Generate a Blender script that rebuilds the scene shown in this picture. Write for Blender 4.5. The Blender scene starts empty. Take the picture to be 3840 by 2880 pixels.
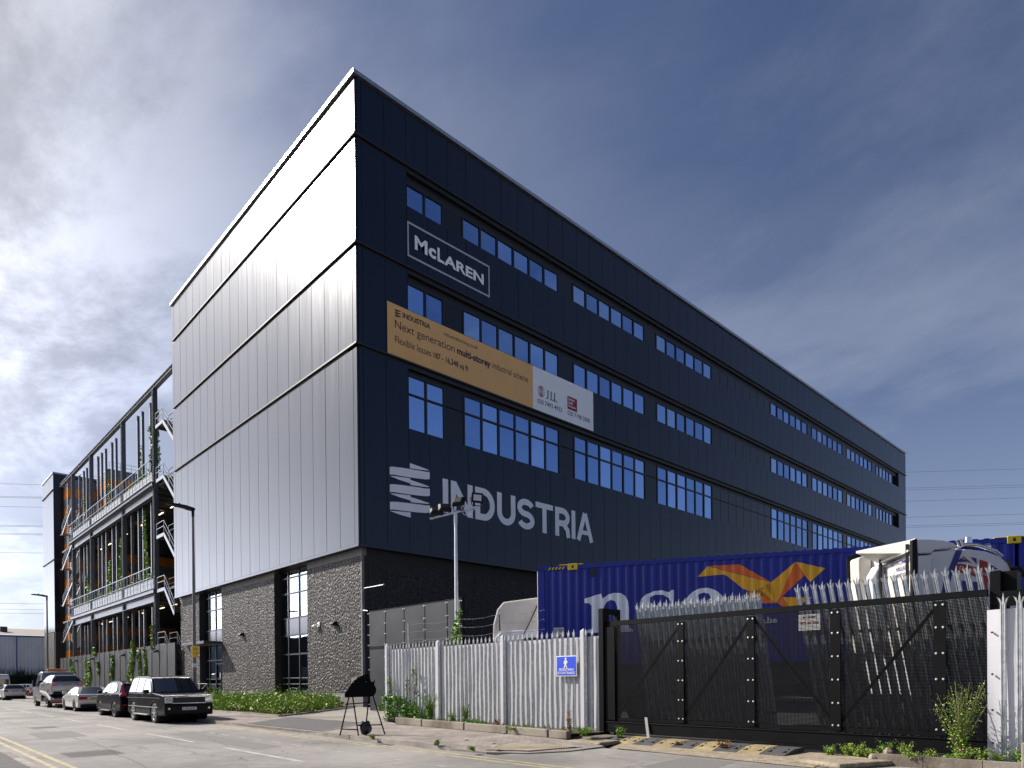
import bpy, bmesh, math, random
from mathutils import Vector, Matrix
R = math.radians
random.seed(7)
scene = bpy.context.scene
C = scene.collection
# ------------------------------------------------------------------ camera
cam = bpy.data.cameras.new('camera'); camo = bpy.data.objects.new('camera', cam); C.objects.link(camo)
cam.sensor_width = 36; cam.lens = 23.663; cam.shift_y = 0.29043; cam.clip_end = 3000; cam.clip_start = 0.05
yaw, pitch, roll = 0.811755, -0.0042166, -0.0091126
CAM = Vector((-19.3293, -32.4630, 1.6))
_f = Vector((math.cos(yaw)*math.cos(pitch), math.sin(yaw)*math.cos(pitch), math.sin(pitch)))
_r = Vector((math.sin(yaw), -math.cos(yaw), 0)); _u = _r.cross(_f)
_r2 = math.cos(roll)*_r + math.sin(roll)*_u; _u2 = -math.sin(roll)*_r + math.cos(roll)*_u
M = Matrix((_r2, _u2, -_f)).transposed().to_4x4(); M.translation = CAM
camo.matrix_world = M; scene.camera = camo
# ------------------------------------------------------------------ light
SUN = Vector((-0.3687, 0.7136, 0.5957)).normalized()
SUN_EL = math.asin(SUN.z); SUN_AZ = math.atan2(SUN.y, SUN.x)
sl = bpy.data.lights.new('sun', 'SUN'); sl.energy = 4.2; sl.angle = R(0.6); sl.color = (1.0, 0.93, 0.84)
so = bpy.data.objects.new('sun', sl); C.objects.link(so); so.rotation_euler = SUN.to_track_quat('Z', 'Y').to_euler()
w = bpy.data.worlds.new('World'); scene.world = w; w.use_nodes = True
nt = w.node_tree; nt.nodes.clear()
def N(t, **k):
    n = nt.nodes.new(t)
    for a, b in k.items(): setattr(n, a, b)
    return n
L = lambda a, b: nt.links.new(a, b)
def MATH(op, a, b=None, clamp=False):
    n = N('ShaderNodeMath', operation=op); n.use_clamp = clamp
    for i, v in enumerate((a, b)):
        if v is None: continue
        if isinstance(v, (int, float)): n.inputs[i].default_value = v
        else: L(v, n.inputs[i])
    return n.outputs[0]
sky = N('ShaderNodeTexSky', sky_type='NISHITA'); sky.sun_disc = False
sky.sun_elevation = SUN_EL; sky.sun_rotation = math.pi/2 - SUN_AZ
sky.air_density = 1.0; sky.dust_density = 1.2; sky.ozone_density = 2.0
tc = N('ShaderNodeTexCoord'); sep = N('ShaderNodeSeparateXYZ'); L(tc.outputs['Generated'], sep.inputs[0])
zz = MATH('ADD', MATH('MAXIMUM', sep.outputs[2], 0.0), 0.16)
px = MATH('DIVIDE', sep.outputs[0], zz); py = MATH('DIVIDE', sep.outputs[1], zz)
cb = N('ShaderNodeCombineXYZ'); L(px, cb.inputs[0]); L(py, cb.inputs[1])
mp = N('ShaderNodeMapping'); L(cb.outputs[0], mp.inputs[0]); mp.inputs['Rotation'].default_value = (0, 0, R(25)); mp.inputs['Scale'].default_value = (1.0, 0.62, 1); mp.inputs['Location'].default_value = (3.1, 1.7, 0)
n1 = N('ShaderNodeTexNoise'); L(mp.outputs[0], n1.inputs['Vector']); n1.inputs['Scale'].default_value = 0.55; n1.inputs['Detail'].default_value = 9; n1.inputs['Roughness'].default_value = 0.52; n1.inputs['Distortion'].default_value = 0.35
n2 = N('ShaderNodeTexNoise'); L(mp.outputs[0], n2.inputs['Vector']); n2.inputs['Scale'].default_value = 1.5; n2.inputs['Detail'].default_value = 10; n2.inputs['Roughness'].default_value = 0.66; n2.inputs['Distortion'].default_value = 0.2
dt = N('ShaderNodeVectorMath', operation='DOT_PRODUCT'); L(tc.outputs['Generated'], dt.inputs[0]); dt.inputs[1].default_value = SUN
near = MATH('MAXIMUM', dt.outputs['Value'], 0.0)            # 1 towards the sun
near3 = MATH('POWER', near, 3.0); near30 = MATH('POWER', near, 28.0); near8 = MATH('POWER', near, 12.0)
cov = MATH('ADD', n1.outputs['Fac'], MATH('MULTIPLY', near3, 0.16))
mr = N('ShaderNodeMapRange'); mr.interpolation_type = 'SMOOTHSTEP'; L(cov, mr.inputs[0]); mr.inputs[1].default_value = 0.48; mr.inputs[2].default_value = 0.57; mr.inputs[3].default_value = 0.0; mr.inputs[4].default_value = 1.0
wisp = N('ShaderNodeMapRange'); wisp.interpolation_type = 'SMOOTHSTEP'; L(MATH('ADD', MATH('MULTIPLY', n1.outputs['Fac'], 0.65), MATH('MULTIPLY', n2.outputs['Fac'], 0.35)), wisp.inputs[0]); wisp.inputs[1].default_value = 0.44; wisp.inputs[2].default_value = 0.64; wisp.inputs[3].default_value = 0.0; wisp.inputs[4].default_value = 0.62
thin = wisp.outputs[0]
mask0 = MATH('MAXIMUM', MATH('MULTIPLY', mr.outputs[0], MATH('ADD', MATH('MULTIPLY', near3, 1.1), 0.15)), thin, True)
hz = MATH('MULTIPLY', MATH('POWER', MATH('SUBTRACT', 1.0, MATH('MAXIMUM', sep.outputs[2], 0.0)), 7.0), 0.85)
mask = MATH('MAXIMUM', MATH('MAXIMUM', mask0, hz), MATH('MULTIPLY', near8, 0.95), True)
shade = N('ShaderNodeMapRange'); L(n2.outputs['Fac'], shade.inputs[0]); shade.inputs[1].default_value = 0.42; shade.inputs[2].default_value = 0.60; shade.inputs[3].default_value = 0.10; shade.inputs[4].default_value = 1.0; shade.interpolation_type = 'SMOOTHSTEP'
hi = N('ShaderNodeMapRange'); L(sep.outputs[2], hi.inputs[0]); hi.inputs[1].default_value = 0.34; hi.inputs[2].default_value = 0.62; hi.inputs[3].default_value = 1.0; hi.inputs[4].default_value = 0.35
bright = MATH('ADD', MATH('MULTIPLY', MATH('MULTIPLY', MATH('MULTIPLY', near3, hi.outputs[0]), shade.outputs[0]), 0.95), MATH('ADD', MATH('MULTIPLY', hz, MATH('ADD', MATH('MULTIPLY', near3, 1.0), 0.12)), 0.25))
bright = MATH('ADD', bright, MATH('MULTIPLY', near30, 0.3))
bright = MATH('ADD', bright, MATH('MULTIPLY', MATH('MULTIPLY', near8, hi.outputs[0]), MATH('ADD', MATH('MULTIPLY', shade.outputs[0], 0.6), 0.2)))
cc = N('ShaderNodeMix', data_type='RGBA'); L(near3, cc.inputs['Factor']); cc.inputs['A'].default_value = (0.68, 0.78, 1.05, 1); cc.inputs['B'].default_value = (0.98, 0.97, 1.0, 1)
tint = N('ShaderNodeMix', data_type='RGBA', blend_type='MULTIPLY'); tint.inputs['Factor'].default_value = 1; L(sky.outputs[0], tint.inputs['A']); tint.inputs['B'].default_value = (0.84, 0.84, 1.0, 1)
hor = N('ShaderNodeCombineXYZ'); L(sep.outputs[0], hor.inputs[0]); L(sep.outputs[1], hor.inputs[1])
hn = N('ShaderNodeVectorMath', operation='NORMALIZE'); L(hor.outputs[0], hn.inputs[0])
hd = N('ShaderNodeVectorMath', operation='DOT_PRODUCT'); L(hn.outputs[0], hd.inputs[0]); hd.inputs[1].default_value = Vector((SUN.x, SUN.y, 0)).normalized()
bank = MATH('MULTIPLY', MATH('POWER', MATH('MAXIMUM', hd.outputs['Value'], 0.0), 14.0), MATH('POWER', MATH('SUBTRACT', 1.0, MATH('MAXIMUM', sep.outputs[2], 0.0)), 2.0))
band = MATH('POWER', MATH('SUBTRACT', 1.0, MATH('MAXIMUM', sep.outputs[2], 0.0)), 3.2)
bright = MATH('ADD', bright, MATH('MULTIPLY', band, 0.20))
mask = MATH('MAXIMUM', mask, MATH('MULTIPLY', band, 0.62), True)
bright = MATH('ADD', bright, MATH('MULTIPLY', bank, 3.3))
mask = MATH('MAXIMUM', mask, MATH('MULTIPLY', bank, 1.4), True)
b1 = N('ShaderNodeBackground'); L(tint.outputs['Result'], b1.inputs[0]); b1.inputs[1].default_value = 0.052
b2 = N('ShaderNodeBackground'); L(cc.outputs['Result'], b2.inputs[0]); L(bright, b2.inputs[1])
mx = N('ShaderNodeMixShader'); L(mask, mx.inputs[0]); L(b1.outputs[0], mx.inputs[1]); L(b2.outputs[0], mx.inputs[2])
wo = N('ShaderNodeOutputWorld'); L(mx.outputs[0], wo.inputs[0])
vs = scene.view_settings; vs.view_transform = 'Standard'; vs.look = 'None'; vs.gamma = 1; vs.exposure = 0.72
scene.render.engine = 'CYCLES'
# ------------------------------------------------------------------ materials
def mat(name, col, rough=0.55, metal=0.0, var=0.12, vs=3.0, bump=0.0, bs=30.0, coat=0.0, spec=0.5, alpha=None, hue=None, stretch=None, trans=0.0, dirt=0.0):
    m = bpy.data.materials.new(name); m.use_nodes = True; t = m.node_tree; b = t.nodes['Principled BSDF']
    col = tuple(col)+(1,) if len(col) == 3 else col
    b.inputs['Base Color'].default_value = col; b.inputs['Roughness'].default_value = rough; b.inputs['Metallic'].default_value = metal
    b.inputs['Coat Weight'].default_value = coat; b.inputs['Coat Roughness'].default_value = 0.04; b.inputs['Specular IOR Level'].default_value = spec
    b.inputs['Transmission Weight'].default_value = trans
    tcn = t.nodes.new('ShaderNodeTexCoord'); src = tcn.outputs['Object']
    if stretch:
        mpn = t.nodes.new('ShaderNodeMapping'); mpn.inputs['Scale'].default_value = stretch; t.links.new(src, mpn.inputs[0]); src = mpn.outputs[0]
    if var:
        n = t.nodes.new('ShaderNodeTexNoise'); n.inputs['Scale'].default_value = vs; n.inputs['Detail'].default_value = 8; n.inputs['Roughness'].default_value = 0.65; t.links.new(src, n.inputs['Vector'])
        rmp = t.nodes.new('ShaderNodeMapRange'); rmp.inputs[1].default_value = 0.3; rmp.inputs[2].default_value = 0.7; rmp.inputs[3].default_value = 1-var; rmp.inputs[4].default_value = 1+var; t.links.new(n.outputs['Fac'], rmp.inputs[0])
        mm = t.nodes.new('ShaderNodeMix'); mm.data_type = 'RGBA'; mm.blend_type = 'MULTIPLY'; mm.inputs['Factor'].default_value = 1; mm.inputs['A'].default_value = col; t.links.new(rmp.outputs[0], mm.inputs['B'])
        out = mm.outputs['Result']
        if hue:
            n3 = t.nodes.new('ShaderNodeTexNoise'); n3.inputs['Scale'].default_value = vs*0.37; n3.inputs['Detail'].default_value = 5; t.links.new(src, n3.inputs['Vector'])
            r3 = t.nodes.new('ShaderNodeMapRange'); r3.inputs[1].default_value = 0.42; r3.inputs[2].default_value = 0.62; t.links.new(n3.outputs['Fac'], r3.inputs[0])
            m3 = t.nodes.new('ShaderNodeMix'); m3.data_type = 'RGBA'; t.links.new(r3.outputs[0], m3.inputs['Factor']); t.links.new(out, m3.inputs['A']); m3.inputs['B'].default_value = tuple(hue)+(1,); out = m3.outputs['Result']
        t.links.new(out, b.inputs['Base Color'])
        rr = t.nodes.new('ShaderNodeMapRange'); rr.inputs[3].default_value = max(0.01, rough*0.85); rr.inputs[4].default_value = min(1, rough*1.15); t.links.new(n.outputs['Fac'], rr.inputs[0]); t.links.new(rr.outputs[0], b.inputs['Roughness'])
        if name == 'anthracite cladding': rr.inputs[1].default_value = 0.3; rr.inputs[2].default_value = 0.7; rr.inputs[3].default_value = 0.20; rr.inputs[4].default_value = 0.27
    if bump:
        nb = t.nodes.new('ShaderNodeTexNoise'); nb.inputs['Scale'].default_value = bs; nb.inputs['Detail'].default_value = 4; t.links.new(src, nb.inputs['Vector'])
        bp = t.nodes.new('ShaderNodeBump'); bp.inputs['Strength'].default_value = 1; bp.inputs['Distance'].default_value = bump; t.links.new(nb.outputs['Fac'], bp.inputs['Height']); t.links.new(bp.outputs[0], b.inputs['Normal'])
    if alpha is not None:
        tr = t.nodes.new('ShaderNodeBsdfTransparent'); ms = t.nodes.new('ShaderNodeMixShader'); ms.inputs[0].default_value = alpha
        t.links.new(tr.outputs[0], ms.inputs[1]); t.links.new(b.outputs[0], ms.inputs[2]); t.links.new(ms.outputs[0], t.nodes['Material Output'].inputs[0])
    return m
def emis(name, col, s):
    m = bpy.data.materials.new(name); m.use_nodes = True; b = m.node_tree.nodes['Principled BSDF']
    b.inputs['Base Color'].default_value = tuple(col)+(1,); b.inputs['Emission Color'].default_value = tuple(col)+(1,); b.inputs['Emission Strength'].default_value = s
    return m
X = {}
X['clad'] = mat('anthracite cladding', (0.008, 0.014, 0.030), 0.23, 0.25, 0.14, 1.6, 0.0006, 1.3, stretch=(1, 1, 0.07))
X['clad_dark'] = mat('black trim', (0.012, 0.012, 0.014), 0.5, 0.0, 0.1)
X['coping'] = mat('coping metal', (0.42, 0.43, 0.45), 0.35, 0.85, 0.08, 2)
X['panel_dark'] = mat('dark infill panel', (0.012, 0.013, 0.018), 0.18, 0.2, 0.1, 1.0)
X['core'] = mat('inner core', (0.02, 0.02, 0.022), 0.9, 0, 0.1)
X['frame'] = mat('window frame', (0.018, 0.019, 0.024), 0.4, 0.3, 0.1)
X['white_vinyl'] = mat('white lettering', (0.90, 0.90, 0.92), 0.5, 0, 0.05, 1.5)
X['grey_vinyl'] = mat('grey outline', (0.42, 0.43, 0.48), 0.5, 0, 0.05)
X['tan'] = mat('tan banner', (0.80, 0.45, 0.16), 0.55, 0, 0.05, 0.8)
X['banner_white'] = mat('white banner', (0.88, 0.88, 0.90), 0.5, 0, 0.04, 0.8)
X['ink'] = mat('black print', (0.015, 0.013, 0.02), 0.6, 0, 0)
X['red_ink'] = mat('red print', (0.30, 0.01, 0.03), 0.6, 0, 0)
X['concrete'] = mat('smooth concrete', (0.20, 0.19, 0.18), 0.85, 0, 0.25, 2.5, 0.004, 25)
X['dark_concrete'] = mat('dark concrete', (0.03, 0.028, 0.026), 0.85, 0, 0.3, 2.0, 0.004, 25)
X['brace'] = mat('pale steel brace', (0.55, 0.56, 0.58), 0.5, 0, 0.05)
X['steel'] = mat('galvanised steel', (0.20, 0.21, 0.225), 0.42, 0.7, 0.18, 6)
X['steel_dark'] = mat('dark painted steel', (0.07, 0.075, 0.085), 0.4, 0.35, 0.15, 3)
X['steel_mid'] = mat('grey painted steel', (0.13, 0.135, 0.145), 0.4, 0.5, 0.15, 3)
X['galv_shade'] = mat('shade side palisade', (0.40, 0.42, 0.43), 0.33, 0.7, 0.35, 9)  # darker copy of the galvanising, shade put into its colour
X['galv'] = mat('palisade galvanising', (0.50, 0.52, 0.53), 0.42, 0.45, 0.3, 9, 0.0006, 60)
X['sheet'] = mat('painted sheet', (0.53, 0.53, 0.56), 0.5, 0.0, 0.1, 1.2, stretch=(1, 1, 0.2))
X['planter'] = mat('planter metal', (0.30, 0.31, 0.33), 0.5, 0.4, 0.15, 2)
X['slab'] = mat('slab', (0.13, 0.13, 0.13), 0.8, 0, 0.2)
X['orange'] = mat('orange sheet', (0.80, 0.27, 0.012), 0.5, 0, 0.1, 1)
X['grey_sheet'] = mat('grey sheet', (0.26, 0.27, 0.30), 0.45, 0.4, 0.1, 1)
X['light_sheet'] = mat('light sheet', (0.76, 0.76, 0.80), 0.5, 0.3, 0.08, 0.6)
X['blue_trim'] = mat('blue trim', (0.03, 0.12, 0.35), 0.5, 0, 0.05)
X['mesh_screen'] = mat('perforated screen', (0.075, 0.078, 0.08), 0.5, 0.2, 0.25, 0.5, alpha=0.74, spec=0.3)
X['mesh_gate'] = mat('perforated gate sheet', (0.04, 0.042, 0.047), 0.5, 0.0, 0.4, 0.7, alpha=0.85, spec=0.35)
X['leaf'] = mat('leaf', (0.13, 0.27, 0.03), 0.5, 0, 0.35, 2.0, hue=(0.24, 0.36, 0.045), spec=0.3)
X['leaf_dark'] = mat('dark leaf', (0.07, 0.16, 0.022), 0.5, 0, 0.35, 2.0, hue=(0.15, 0.28, 0.04), spec=0.3)
X['hedge'] = mat('hedge leaf', (0.02, 0.045, 0.014), 0.6, 0, 0.4, 1.0)
X['weed'] = mat('weed', (0.20, 0.33, 0.04), 0.55, 0, 0.35, 9.0, hue=(0.25, 0.31, 0.06), spec=0.3)
X['dry'] = mat('dry weed', (0.26, 0.12, 0.06), 0.7, 0, 0.3, 8)
X['stem'] = mat('stem', (0.10, 0.10, 0.035), 0.7, 0, 0.2, 5)
X['soil'] = mat('soil', (0.085, 0.06, 0.04), 0.95, 0, 0.4, 4, 0.03, 12)
X['flower'] = mat('flower', (0.45, 0.02, 0.35), 0.6, 0, 0)
X['gate_black'] = mat('black gate paint', (0.004, 0.004, 0.005), 0.55, 0.0, 0.3, 3, 0.0008, 20)
X['gate_black'].node_tree.nodes['Principled BSDF'].inputs['Specular IOR Level'].default_value = 0.12
X['bolt'] = mat('bolt', (0.65, 0.65, 0.62), 0.35, 0.6, 0.1)
X['tarmac_dark'] = mat('dark tarmac', (0.10, 0.10, 0.10), 0.9, 0, 0.25, 3, 0.006, 90)
X['tar_line'] = mat('tar', (0.13, 0.125, 0.12), 0.8, 0, 0.3, 5)
X['patch'] = mat('newer tarmac', (0.185, 0.175, 0.168), 0.85, 0, 0.3, 30, 0.005, 110)
X['iron'] = mat('cast iron cover', (0.12, 0.115, 0.11), 0.6, 0.3, 0.3, 6)
X['yellow_line'] = mat('yellow line', (0.50, 0.42, 0.22), 0.8, 0, 0.25, 8, 0.002, 60, hue=(0.33, 0.29, 0.2))
X['white_line'] = mat('white line', (0.46, 0.45, 0.42), 0.8, 0, 0.2, 6, hue=(0.33, 0.32, 0.31))
X['faint_line'] = mat('worn line', (0.42, 0.40, 0.38), 0.85, 0, 0.25, 6, hue=(0.30, 0.29, 0.28))
X['kerb'] = mat('kerb stone', (0.30, 0.28, 0.25), 0.85, 0, 0.3, 3, 0.004, 30, hue=(0.20, 0.17, 0.14))
X['block'] = mat('old concrete block', (0.15, 0.125, 0.095), 0.9, 0, 0.45, 2.2, 0.01, 14, hue=(0.26, 0.23, 0.19))
X['yard'] = mat('yard concrete', (0.30, 0.285, 0.255), 0.9, 0, 0.18, 1.1, 0.004, 40, hue=(0.24, 0.22, 0.19))
X['yard_shade'] = mat('shade toned yard tarmac', (0.045, 0.043, 0.042), 0.9, 0, 0.4, 1.2, 0.006, 60, spec=0.2)  # base colour lowered to paint in shade on the yard
X['tactile'] = mat('tactile paving', (0.42, 0.36, 0.27), 0.85, 0, 0.2, 3)
X['rough_conc'] = mat('rough concrete', (0.30, 0.25, 0.18), 0.95, 0, 0.4, 5, 0.02, 20)
X['yellow_rub'] = mat('yellow rubber', (0.34, 0.27, 0.13), 0.8, 0, 0.35, 5, hue=(0.25, 0.2, 0.11))
X['black_rub'] = mat('black rubber', (0.07, 0.068, 0.07), 0.75, 0, 0.25, 5, 0.003, 60)
X['tyre'] = mat('tyre', (0.014, 0.014, 0.015), 0.75, 0, 0.2, 20)
X['rim'] = mat('alloy', (0.45, 0.46, 0.48), 0.3, 0.85, 0.05)
X['rim_dark'] = mat('dark alloy', (0.10, 0.10, 0.11), 0.35, 0.7, 0.05)
X['p_black'] = mat('black car paint', (0.003, 0.003, 0.005), 0.35, 0.0, 0.05, coat=0.3, spec=0.05)
X['p_silver'] = mat('silver car paint', (0.50, 0.50, 0.50), 0.3, 0.55, 0.03, coat=0.8)
X['p_white'] = mat('white car paint', (0.72, 0.73, 0.75), 0.3, 0, 0.03, coat=0.8)
X['p_grey'] = mat('grey van paint', (0.28, 0.29, 0.31), 0.35, 0.3, 0.05, coat=0.5)
X['plastic'] = mat('black plastic', (0.007, 0.007, 0.008), 0.55, 0, 0.1, spec=0.25)
X['car_glass'] = mat('car glass', (0.012, 0.016, 0.018), 0.03, 0.0, 0, coat=1, spec=0.9)
X['lamp_red'] = mat('tail lamp', (0.42, 0.012, 0.02), 0.15, 0, 0, coat=1)
X['lamp_clear'] = mat('head lamp', (0.66, 0.67, 0.68), 0.2, 0.1, 0.1, 25, coat=1)
X['chrome'] = mat('chrome', (0.75, 0.76, 0.78), 0.12, 1, 0)
X['plate_y'] = mat('yellow plate', (0.66, 0.44, 0.03), 0.5, 0, 0)
X['plate_w'] = mat('white plate', (0.75, 0.75, 0.75), 0.5, 0, 0)
X['orange_lens'] = mat('amber lens', (0.85, 0.20, 0.01), 0.25, 0, 0, coat=1)
X['cont_blue'] = mat('container blue', (0.007, 0.018, 0.27), 0.5, 0.0, 0.18, 1.2, stretch=(1, 1, 0.3))
X['cont_white'] = mat('container white paint', (0.88, 0.90, 0.94), 0.5, 0, 0.06, 2)
X['c_yellow'] = mat('safety yellow', (0.72, 0.52, 0.01), 0.5, 0, 0.08)
X['bird_y'] = mat('bird yellow', (0.85, 0.42, 0.01), 0.5, 0, 0.06, 2)
X['bird_o'] = mat('bird orange', (0.78, 0.14, 0.01), 0.5, 0, 0.06, 2)
X['truck_white'] = mat('truck white', (0.68, 0.68, 0.69), 0.3, 0, 0.06, 2, coat=0.6)
X['truck_cream'] = mat('cream cab wall', (0.66, 0.62, 0.54), 0.45, 0, 0.12, 2)
X['flag_blue'] = mat('flag blue', (0.012, 0.02, 0.20), 0.35, 0, 0, coat=0.5)
X['flag_red'] = mat('flag red', (0.36, 0.008, 0.015), 0.35, 0, 0, coat=0.5)
X['sign_blue'] = mat('sign blue', (0.012, 0.06, 0.62), 0.5, 0, 0.03)
X['white'] = mat('white', (0.78, 0.78, 0.78), 0.5, 0, 0.04)
X['yellow'] = mat('yellow', (0.80, 0.50, 0.02), 0.5, 0, 0.04)
X['cone_red'] = mat('cone red', (0.65, 0.04, 0.015), 0.5, 0, 0.05)
X['pole'] = mat('painted pole', (0.17, 0.155, 0.16), 0.5, 0.2, 0.12, 3)
X['pole_galv'] = mat('galvanised pole', (0.58, 0.59, 0.60), 0.4, 0.5, 0.12, 5)
X['board_black'] = mat('black board', (0.003, 0.003, 0.003), 0.7, 0, 0.1, spec=0.1)
X['bag'] = mat('plastic bag', (0.012, 0.012, 0.018), 0.22, 0, 0.1, 3, 0.02, 9)
X['light_on'] = emis('strip light', (1.0, 0.72, 0.42), 2.5)
X['wire'] = mat('wire', (0.10, 0.10, 0.11), 0.6, 0, 0)
X['roof_tan'] = mat('roof sheet', (0.34, 0.30, 0.25), 0.7, 0, 0.15, 1)
X['strap'] = mat('grey strap', (0.33, 0.33, 0.34), 0.8, 0, 0.1)
# glass that mirrors the sky, a little of the room shows through
def glass(name, col, mirror=0.6, wave=0.004):
    m = bpy.data.materials.new(name); m.use_nodes = True; t = m.node_tree; b = t.nodes['Principled BSDF']
    b.inputs['Base Color'].default_value = tuple(col)+(1,); b.inputs['Metallic'].default_value = 1; b.inputs['Roughness'].default_value = 0.02
    tcn = t.nodes.new('ShaderNodeTexCoord'); nb = t.nodes.new('ShaderNodeTexNoise'); nb.inputs['Scale'].default_value = 0.8; nb.inputs['Detail'].default_value = 2; t.links.new(tcn.outputs['Object'], nb.inputs['Vector'])
    bp = t.nodes.new('ShaderNodeBump'); bp.inputs['Distance'].default_value = wave; t.links.new(nb.outputs['Fac'], bp.inputs['Height']); t.links.new(bp.outputs[0], b.inputs['Normal'])
    tr = t.nodes.new('ShaderNodeBsdfTransparent'); tr.inputs[0].default_value = (0.5, 0.6, 0.75, 1); ms = t.nodes.new('ShaderNodeMixShader'); ms.inputs[0].default_value = mirror
    t.links.new(tr.outputs[0], ms.inputs[1]); t.links.new(b.outputs[0], ms.inputs[2]); t.links.new(ms.outputs[0], t.nodes['Material Output'].inputs[0])
    return m
X['glass'] = glass('office glass', (0.42, 0.62, 0.98), 0.84, 0.006)
X['glass_b'] = glass('office glass deeper', (0.34, 0.54, 0.92), 0.70, 0.008)
X['glass_c'] = glass('office glass paler', (0.52, 0.70, 1.0), 0.80, 0.008)
X['glass_left'] = glass('foyer glass', (0.55, 0.62, 0.70), 0.6, 0.004)
# asphalt
def asphalt():
    m = bpy.data.materials.new('asphalt'); m.use_nodes = True; t = m.node_tree; b = t.nodes['Principled BSDF']; b.inputs['Roughness'].default_value = 0.72; b.inputs['Specular IOR Level'].default_value = 0.45
    tcn = t.nodes.new('ShaderNodeTexCoord'); o = tcn.outputs['Object']
    def noise(s, d=6, r=0.6):
        n = t.nodes.new('ShaderNodeTexNoise'); n.inputs['Scale'].default_value = s; n.inputs['Detail'].default_value = d; n.inputs['Roughness'].default_value = r; t.links.new(o, n.inputs['Vector']); return n.outputs['Fac']
    def mrg(src, a, bb, c, d):
        r = t.nodes.new('ShaderNodeMapRange'); r.inputs[1].default_value = a; r.inputs[2].default_value = bb; r.inputs[3].default_value = c; r.inputs[4].default_value = d; t.links.new(src, r.inputs[0]); return r.outputs[0]
    def mul(a, c):
        q = t.nodes.new('ShaderNodeMath'); q.operation = 'MULTIPLY'; t.links.new(a, q.inputs[0]); t.links.new(c, q.inputs[1]); return q.outputs[0]
    v = mul(mrg(noise(0.28, 6), 0.36, 0.66, 0.70, 1.22), mul(mrg(noise(45, 3, 0.8), 0.3, 0.7, 0.62, 1.35), mrg(noise(3.5, 6), 0.3, 0.7, 0.88, 1.12)))
    cr = t.nodes.new('ShaderNodeMix'); cr.data_type = 'RGBA'; cr.blend_type = 'MULTIPLY'; cr.inputs['Factor'].default_value = 1; cr.inputs['A'].default_value = (0.27, 0.255, 0.24, 1); t.links.new(v, cr.inputs['B'])
    vo = t.nodes.new('ShaderNodeTexVoronoi'); vo.feature = 'DISTANCE_TO_EDGE'; vo.inputs['Scale'].default_value = 0.16
    wn = t.nodes.new('ShaderNodeTexNoise'); wn.inputs['Scale'].default_value = 0.7; wn.inputs['Detail'].default_value = 6; t.links.new(o, wn.inputs['Vector'])
    va = t.nodes.new('ShaderNodeVectorMath'); va.operation = 'MULTIPLY_ADD'; t.links.new(wn.outputs['Color'], va.inputs[0]); va.inputs[1].default_value = (2.5, 2.5, 0); t.links.new(o, va.inputs[2]); t.links.new(va.outputs[0], vo.inputs['Vector'])
    ck = mrg(vo.outputs['Distance'], 0.0, 0.004, 0.55, 1.0)
    c2 = t.nodes.new('ShaderNodeMix'); c2.data_type = 'RGBA'; c2.blend_type = 'MULTIPLY'; c2.inputs['Factor'].default_value = 1; t.links.new(cr.outputs['Result'], c2.inputs['A']); t.links.new(ck, c2.inputs['B'])
    t.links.new(c2.outputs['Result'], b.inputs['Base Color'])
    bp = t.nodes.new('ShaderNodeBump'); bp.inputs['Distance'].default_value = 0.006; t.links.new(noise(120, 2), bp.inputs['Height']); t.links.new(bp.outputs[0], b.inputs['Normal'])
    return m
X['asphalt'] = asphalt()
def pavers():
    m = bpy.data.materials.new('block pavers'); m.use_nodes = True; t = m.node_tree; b = t.nodes['Principled BSDF']; b.inputs['Roughness'].default_value = 0.85
    tcn = t.nodes.new('ShaderNodeTexCoord'); br = t.nodes.new('ShaderNodeTexBrick'); mpn = t.nodes.new('ShaderNodeMapping'); mpn.inputs['Rotation'].default_value = (0, 0, R(90))
    t.links.new(tcn.outputs['Object'], mpn.inputs[0]); t.links.new(mpn.outputs[0], br.inputs['Vector'])
    br.inputs['Scale'].default_value = 1; br.inputs['Brick Width'].default_value = 0.2; br.inputs['Row Height'].default_value = 0.1; br.inputs['Mortar Size'].default_value = 0.006
    br.inputs['Color1'].default_value = (0.34, 0.29, 0.255, 1); br.inputs['Color2'].default_value = (0.23, 0.20, 0.185, 1); br.inputs['Mortar'].default_value = (0.15, 0.13, 0.11, 1)
    n = t.nodes.new('ShaderNodeTexNoise'); n.inputs['Scale'].default_value = 1.2; n.inputs['Detail'].default_value = 7; t.links.new(tcn.outputs['Object'], n.inputs['Vector'])
    r = t.nodes.new('ShaderNodeMapRange'); r.inputs[1].default_value = 0.3; r.inputs[2].default_value = 0.7; r.inputs[3].default_value = 0.72; r.inputs[4].default_value = 1.25; t.links.new(n.outputs['Fac'], r.inputs[0])
    mm = t.nodes.new('ShaderNodeMix'); mm.data_type = 'RGBA'; mm.blend_type = 'MULTIPLY'; mm.inputs['Factor'].default_value = 1; t.links.new(br.outputs['Color'], mm.inputs['A']); t.links.new(r.outputs[0], mm.inputs['B']); t.links.new(mm.outputs['Result'], b.inputs['Base Color'])
    bp = t.nodes.new('ShaderNodeBump'); bp.inputs['Distance'].default_value = 0.004; bp.invert = True; t.links.new(br.outputs['Fac'], bp.inputs['Height']); t.links.new(bp.outputs[0], b.inputs['Normal'])
    return m
X['pavers'] = pavers()
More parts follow.
